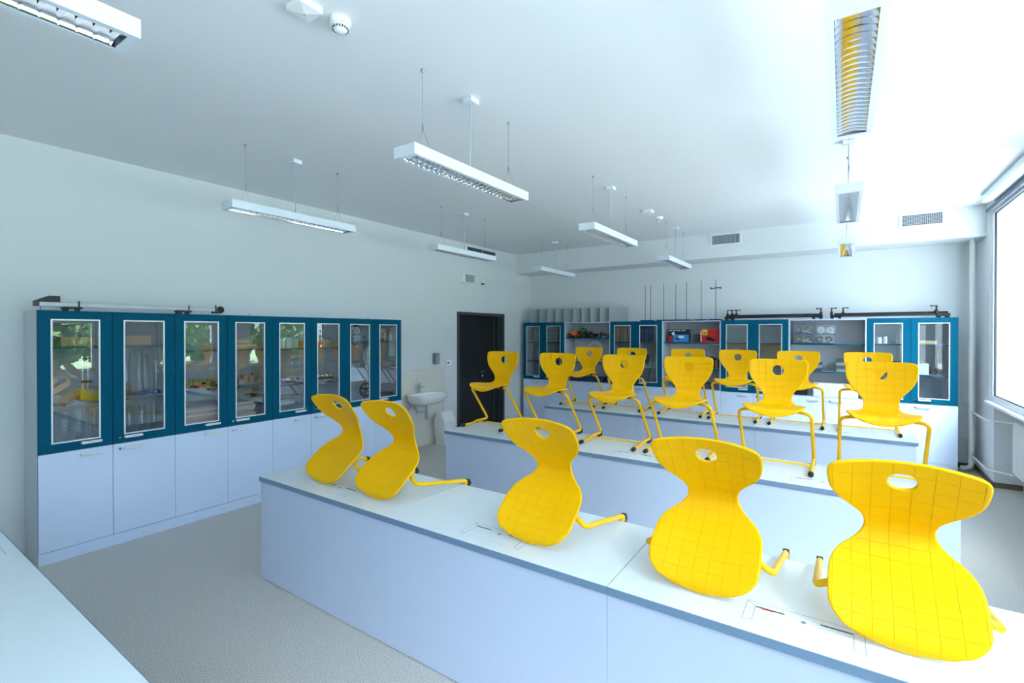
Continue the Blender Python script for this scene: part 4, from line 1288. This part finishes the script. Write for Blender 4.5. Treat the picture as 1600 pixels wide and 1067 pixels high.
# nearly empty cabinet
sh = back_spec[4][2]
c = thing('wire_hoop', 'pale round hoop on the shelf of the nearly empty cabinet', 'hoop', (-1.42, YS, sh[1]))
MB().ring([(.12 * math.cos(2 * PI * k / 32), 0, .165 + .15 * math.sin(2 * PI * k / 32)) for k in range(33)], .006, 8, False).build('hoop_ring', 'paper_white', c, True)
MB().box(-.05, .05, -.05, .05, 0, .016).build('base', 'mid_grey', c)
one('white_carton', 'flat white carton at the bottom of the nearly empty cabinet', 'box', MB().box(-.14, .14, -.10, .10, 0, .075, bev=.003), 'paper_white', (-1.36, YS - .03, fl))
# clear cases
sh = back_spec[5][2]
def clear_case(label, loc, dark=True):
    c = thing('equipment_case', label, 'case', loc, 0, 'clear equipment cases')
    MB().box(-.125, .125, -.10, .10, 0, .006).build('case_floor', 'blue_plastic', c)
    MB().box(-.125, .125, -.10, .10, .007, .132).build('case_shell', 'glass_ware', c)
    m_ = 'black_plastic' if dark else 'grey_card'
    for x2 in (-.06, .055):
        q = MB().lathe([(0, -.07), (.048, -.07), (.050, -.06), (.050, .05), (0, .05)], (x2, 0, .062), 20, 'y').build('instrument_barrel', m_, c, True)
        MB().lathe([(0, -.074), (.018, -.073), (.018, -.069), (0, -.069)], (x2, 0, .062), 12, 'y').build('instrument_dial', 'mid_grey', q)
    MB().ring([(-.02, -.085, .06), (.10, -.085, .018)], .004, 6).build('pointer_rod', 'paper_white', c)
    return c
k0 = clear_case('clear case with black instruments, lower one by the shelf side', (-.485, YS - .06, sh[0]))
dup(k0, 'clear case with black instruments stacked on another, by the shelf side', (-.485, YS - .06, sh[0] + .1335))
dup(k0, 'clear case with black instruments beside the stacked pair', (-.225, YS - .06, sh[0]))
clear_case('clear case with pale instruments, topmost beside the stacked pair', (-.205, YS - .06, sh[0] + .1335), False)
z = sh[1]
for k in range(4):
    one('archive_box', 'flat grey box in the pile beside the white louvred box shelf, %s from the bottom' % ordn[k], 'box', MB().box(-.055, .055, -.12, .12, 0, .045, bev=.003), ['dark_grey', 'mid_grey'][k % 2], (-.30, YS - .02, z + .046 * k), 0, 'flat grey boxes in two piles')
for k in range(4):
    one('archive_box', 'flat grey box in the wider pile on the lower shelf, %s from the bottom' % ordn[k], 'box', MB().box(-.10, .10, -.12, .12, 0, .045, bev=.003), ['mid_grey', 'dark_grey'][k % 2], (.02, YS - .02, z + .046 * k), 0, 'flat grey boxes in two piles')
c = thing('louvred_box', 'white louvred box at the bottom of the open shelf cabinet', 'box', (-.09, YS - .04, fl))
MB().box(-.27, .27, -.12, .12, 0, .19, bev=.004).build('box_shell', 'white_plastic', c)
l = MB()
for k in range(8): l.box(-.26, .26, -.132, -.12, .012 + .022 * k, .026 + .022 * k)
l.build('louvre_slat', 'white_plastic', c)
one('black_device', 'black device beside the white louvred box', 'device', MB().box(-.085, .085, -.09, .09, 0, .085, bev=.006), 'black_plastic', (-.52, YS - .04, fl))
# window end cabinet
sh = back_spec[6][2]
for k, (x, z, r, h) in enumerate([(.635, sh[0], .036, .062), (.635, sh[0] + .0625, .034, .058), (.635, sh[0] + .121, .024, .04), (.42, sh[0], .028, .09), (.485, sh[0], .022, .10)]):
    one('white_jar', ['white jar at the bottom of the small tower', 'white jar in the middle of the small tower', 'small white jar topping the small tower', 'low white jar alone on the upper shelf', 'slim white jar alone on the upper shelf'][k], 'jar',
        MB().lathe([(0, 0), (r, 0), (r, h - .014), (r * .85, h - .012), (r * .85, h - .010), (r * 1.03, h - .010), (r * 1.03, h), (0, h)], (0, 0, 0), 18), 'white_plastic', (x, YS - .06, z), 0, 'white jars behind glass', True)
one('grey_tray', 'shallow grey tray between the white jars', 'tray', MB().box(-.05, .05, -.06, .06, 0, .03, bev=.004), 'grey_card', (.555, YS + .03, sh[0]))
z = sh[1]
for k in range(4):
    one('white_book', 'white pamphlet pile piece behind the last far door, %s from the bottom' % ordn[k], 'book', MB().box(-.055 + .004 * k, .055, -.08, .08, 0, .036, bev=.001, seg=1), 'paper_white', (.885, YS - .06, z + .037 * k), 0, 'white pamphlets behind the last door')
one('black_stapler', 'small black box beside the white pamphlets', 'box', MB().box(-.03, .03, -.06, .06, 0, .10, bev=.004), 'black_plastic', (.985, YS - .06, z))
one('yellow_folder', 'flat tan carton on the upper shelf behind the last far door', 'box', MB().box(-.09, .09, -.08, .08, 0, .045, bev=.002), 'wood_light', (.93, YS - .04, sh[0]))
one('card_tube', 'tan cardboard strip standing behind the last far door', 'carton', MB().box(-.022, .022, -.05, .05, 0, .33, bev=.002), 'cardboard', (1.06, YS + .05, z))
one('dark_binder', 'charcoal binder below the white jars', 'binder', MB().box(-.11, .11, -.10, .10, 0, .16, bev=.003), 'dark_grey', (.60, YS, z))

# ------------------------------------------------------------------ outdoors beyond the windows
struct(MB().box(1.84, 21, -40, 90, -1.2, -1.0).build('ground', 'ground_out'), 'pale paving outside the windows', 'ground')
struct(MB().box(21, 70, -40, 90, -1.2, -1.0).build('lawn', 'lawn_green'), 'green lawn beyond the paving outside the windows', 'lawn')
def make_tree(label, loc, s_):
    c = thing('tree', label, 'tree', loc, 0, 'trees outside the windows')
    MB().ring([(0, 0, 0), (.05, 0, 1.2), (0, .05, 2.4)], [.22, .17, .1], 10).build('trunk', 'bark', c, True)
    b = MB()
    for k in range(2600):
        u = Vector((random.gauss(0, 1), random.gauss(0, 1), random.gauss(0, 1))).normalized()
        r = random.uniform(.65, 1.0)
        p = Vector((u.x * 2.2 * r, u.y * 2.55 * r, 2.35 + u.z * 2.3 * r))
        a = Vector((random.uniform(-1, 1), random.uniform(-1, 1), random.uniform(-1, 1))).normalized()
        q = a.orthogonal().normalized(); e = random.uniform(.22, .42)
        t_ = a.cross(q)
        vs = [b.bm.verts.new(p + v_) for v_ in (q * e, t_ * e * .7, -q * e, -t_ * e * .7)]
        b.bm.faces.new(vs)
    b.build('crown', 'foliage', c)
    return c
tr0 = make_tree('green tree outside the windows, first of the front row', (30, -6, -1.0), 1)
for k in range(1, 9):
    dup(tr0, 'green tree outside the windows, %s of the front row' % ordn[k], (30 + (k % 3) * .6, -6 + 6.1 * k, -1.0))
for k in range(9):
    dup(tr0, 'green tree outside the windows, %s of the back row' % ordn[k], (37 + (k % 2), -3 + 6.3 * k, -1.0))
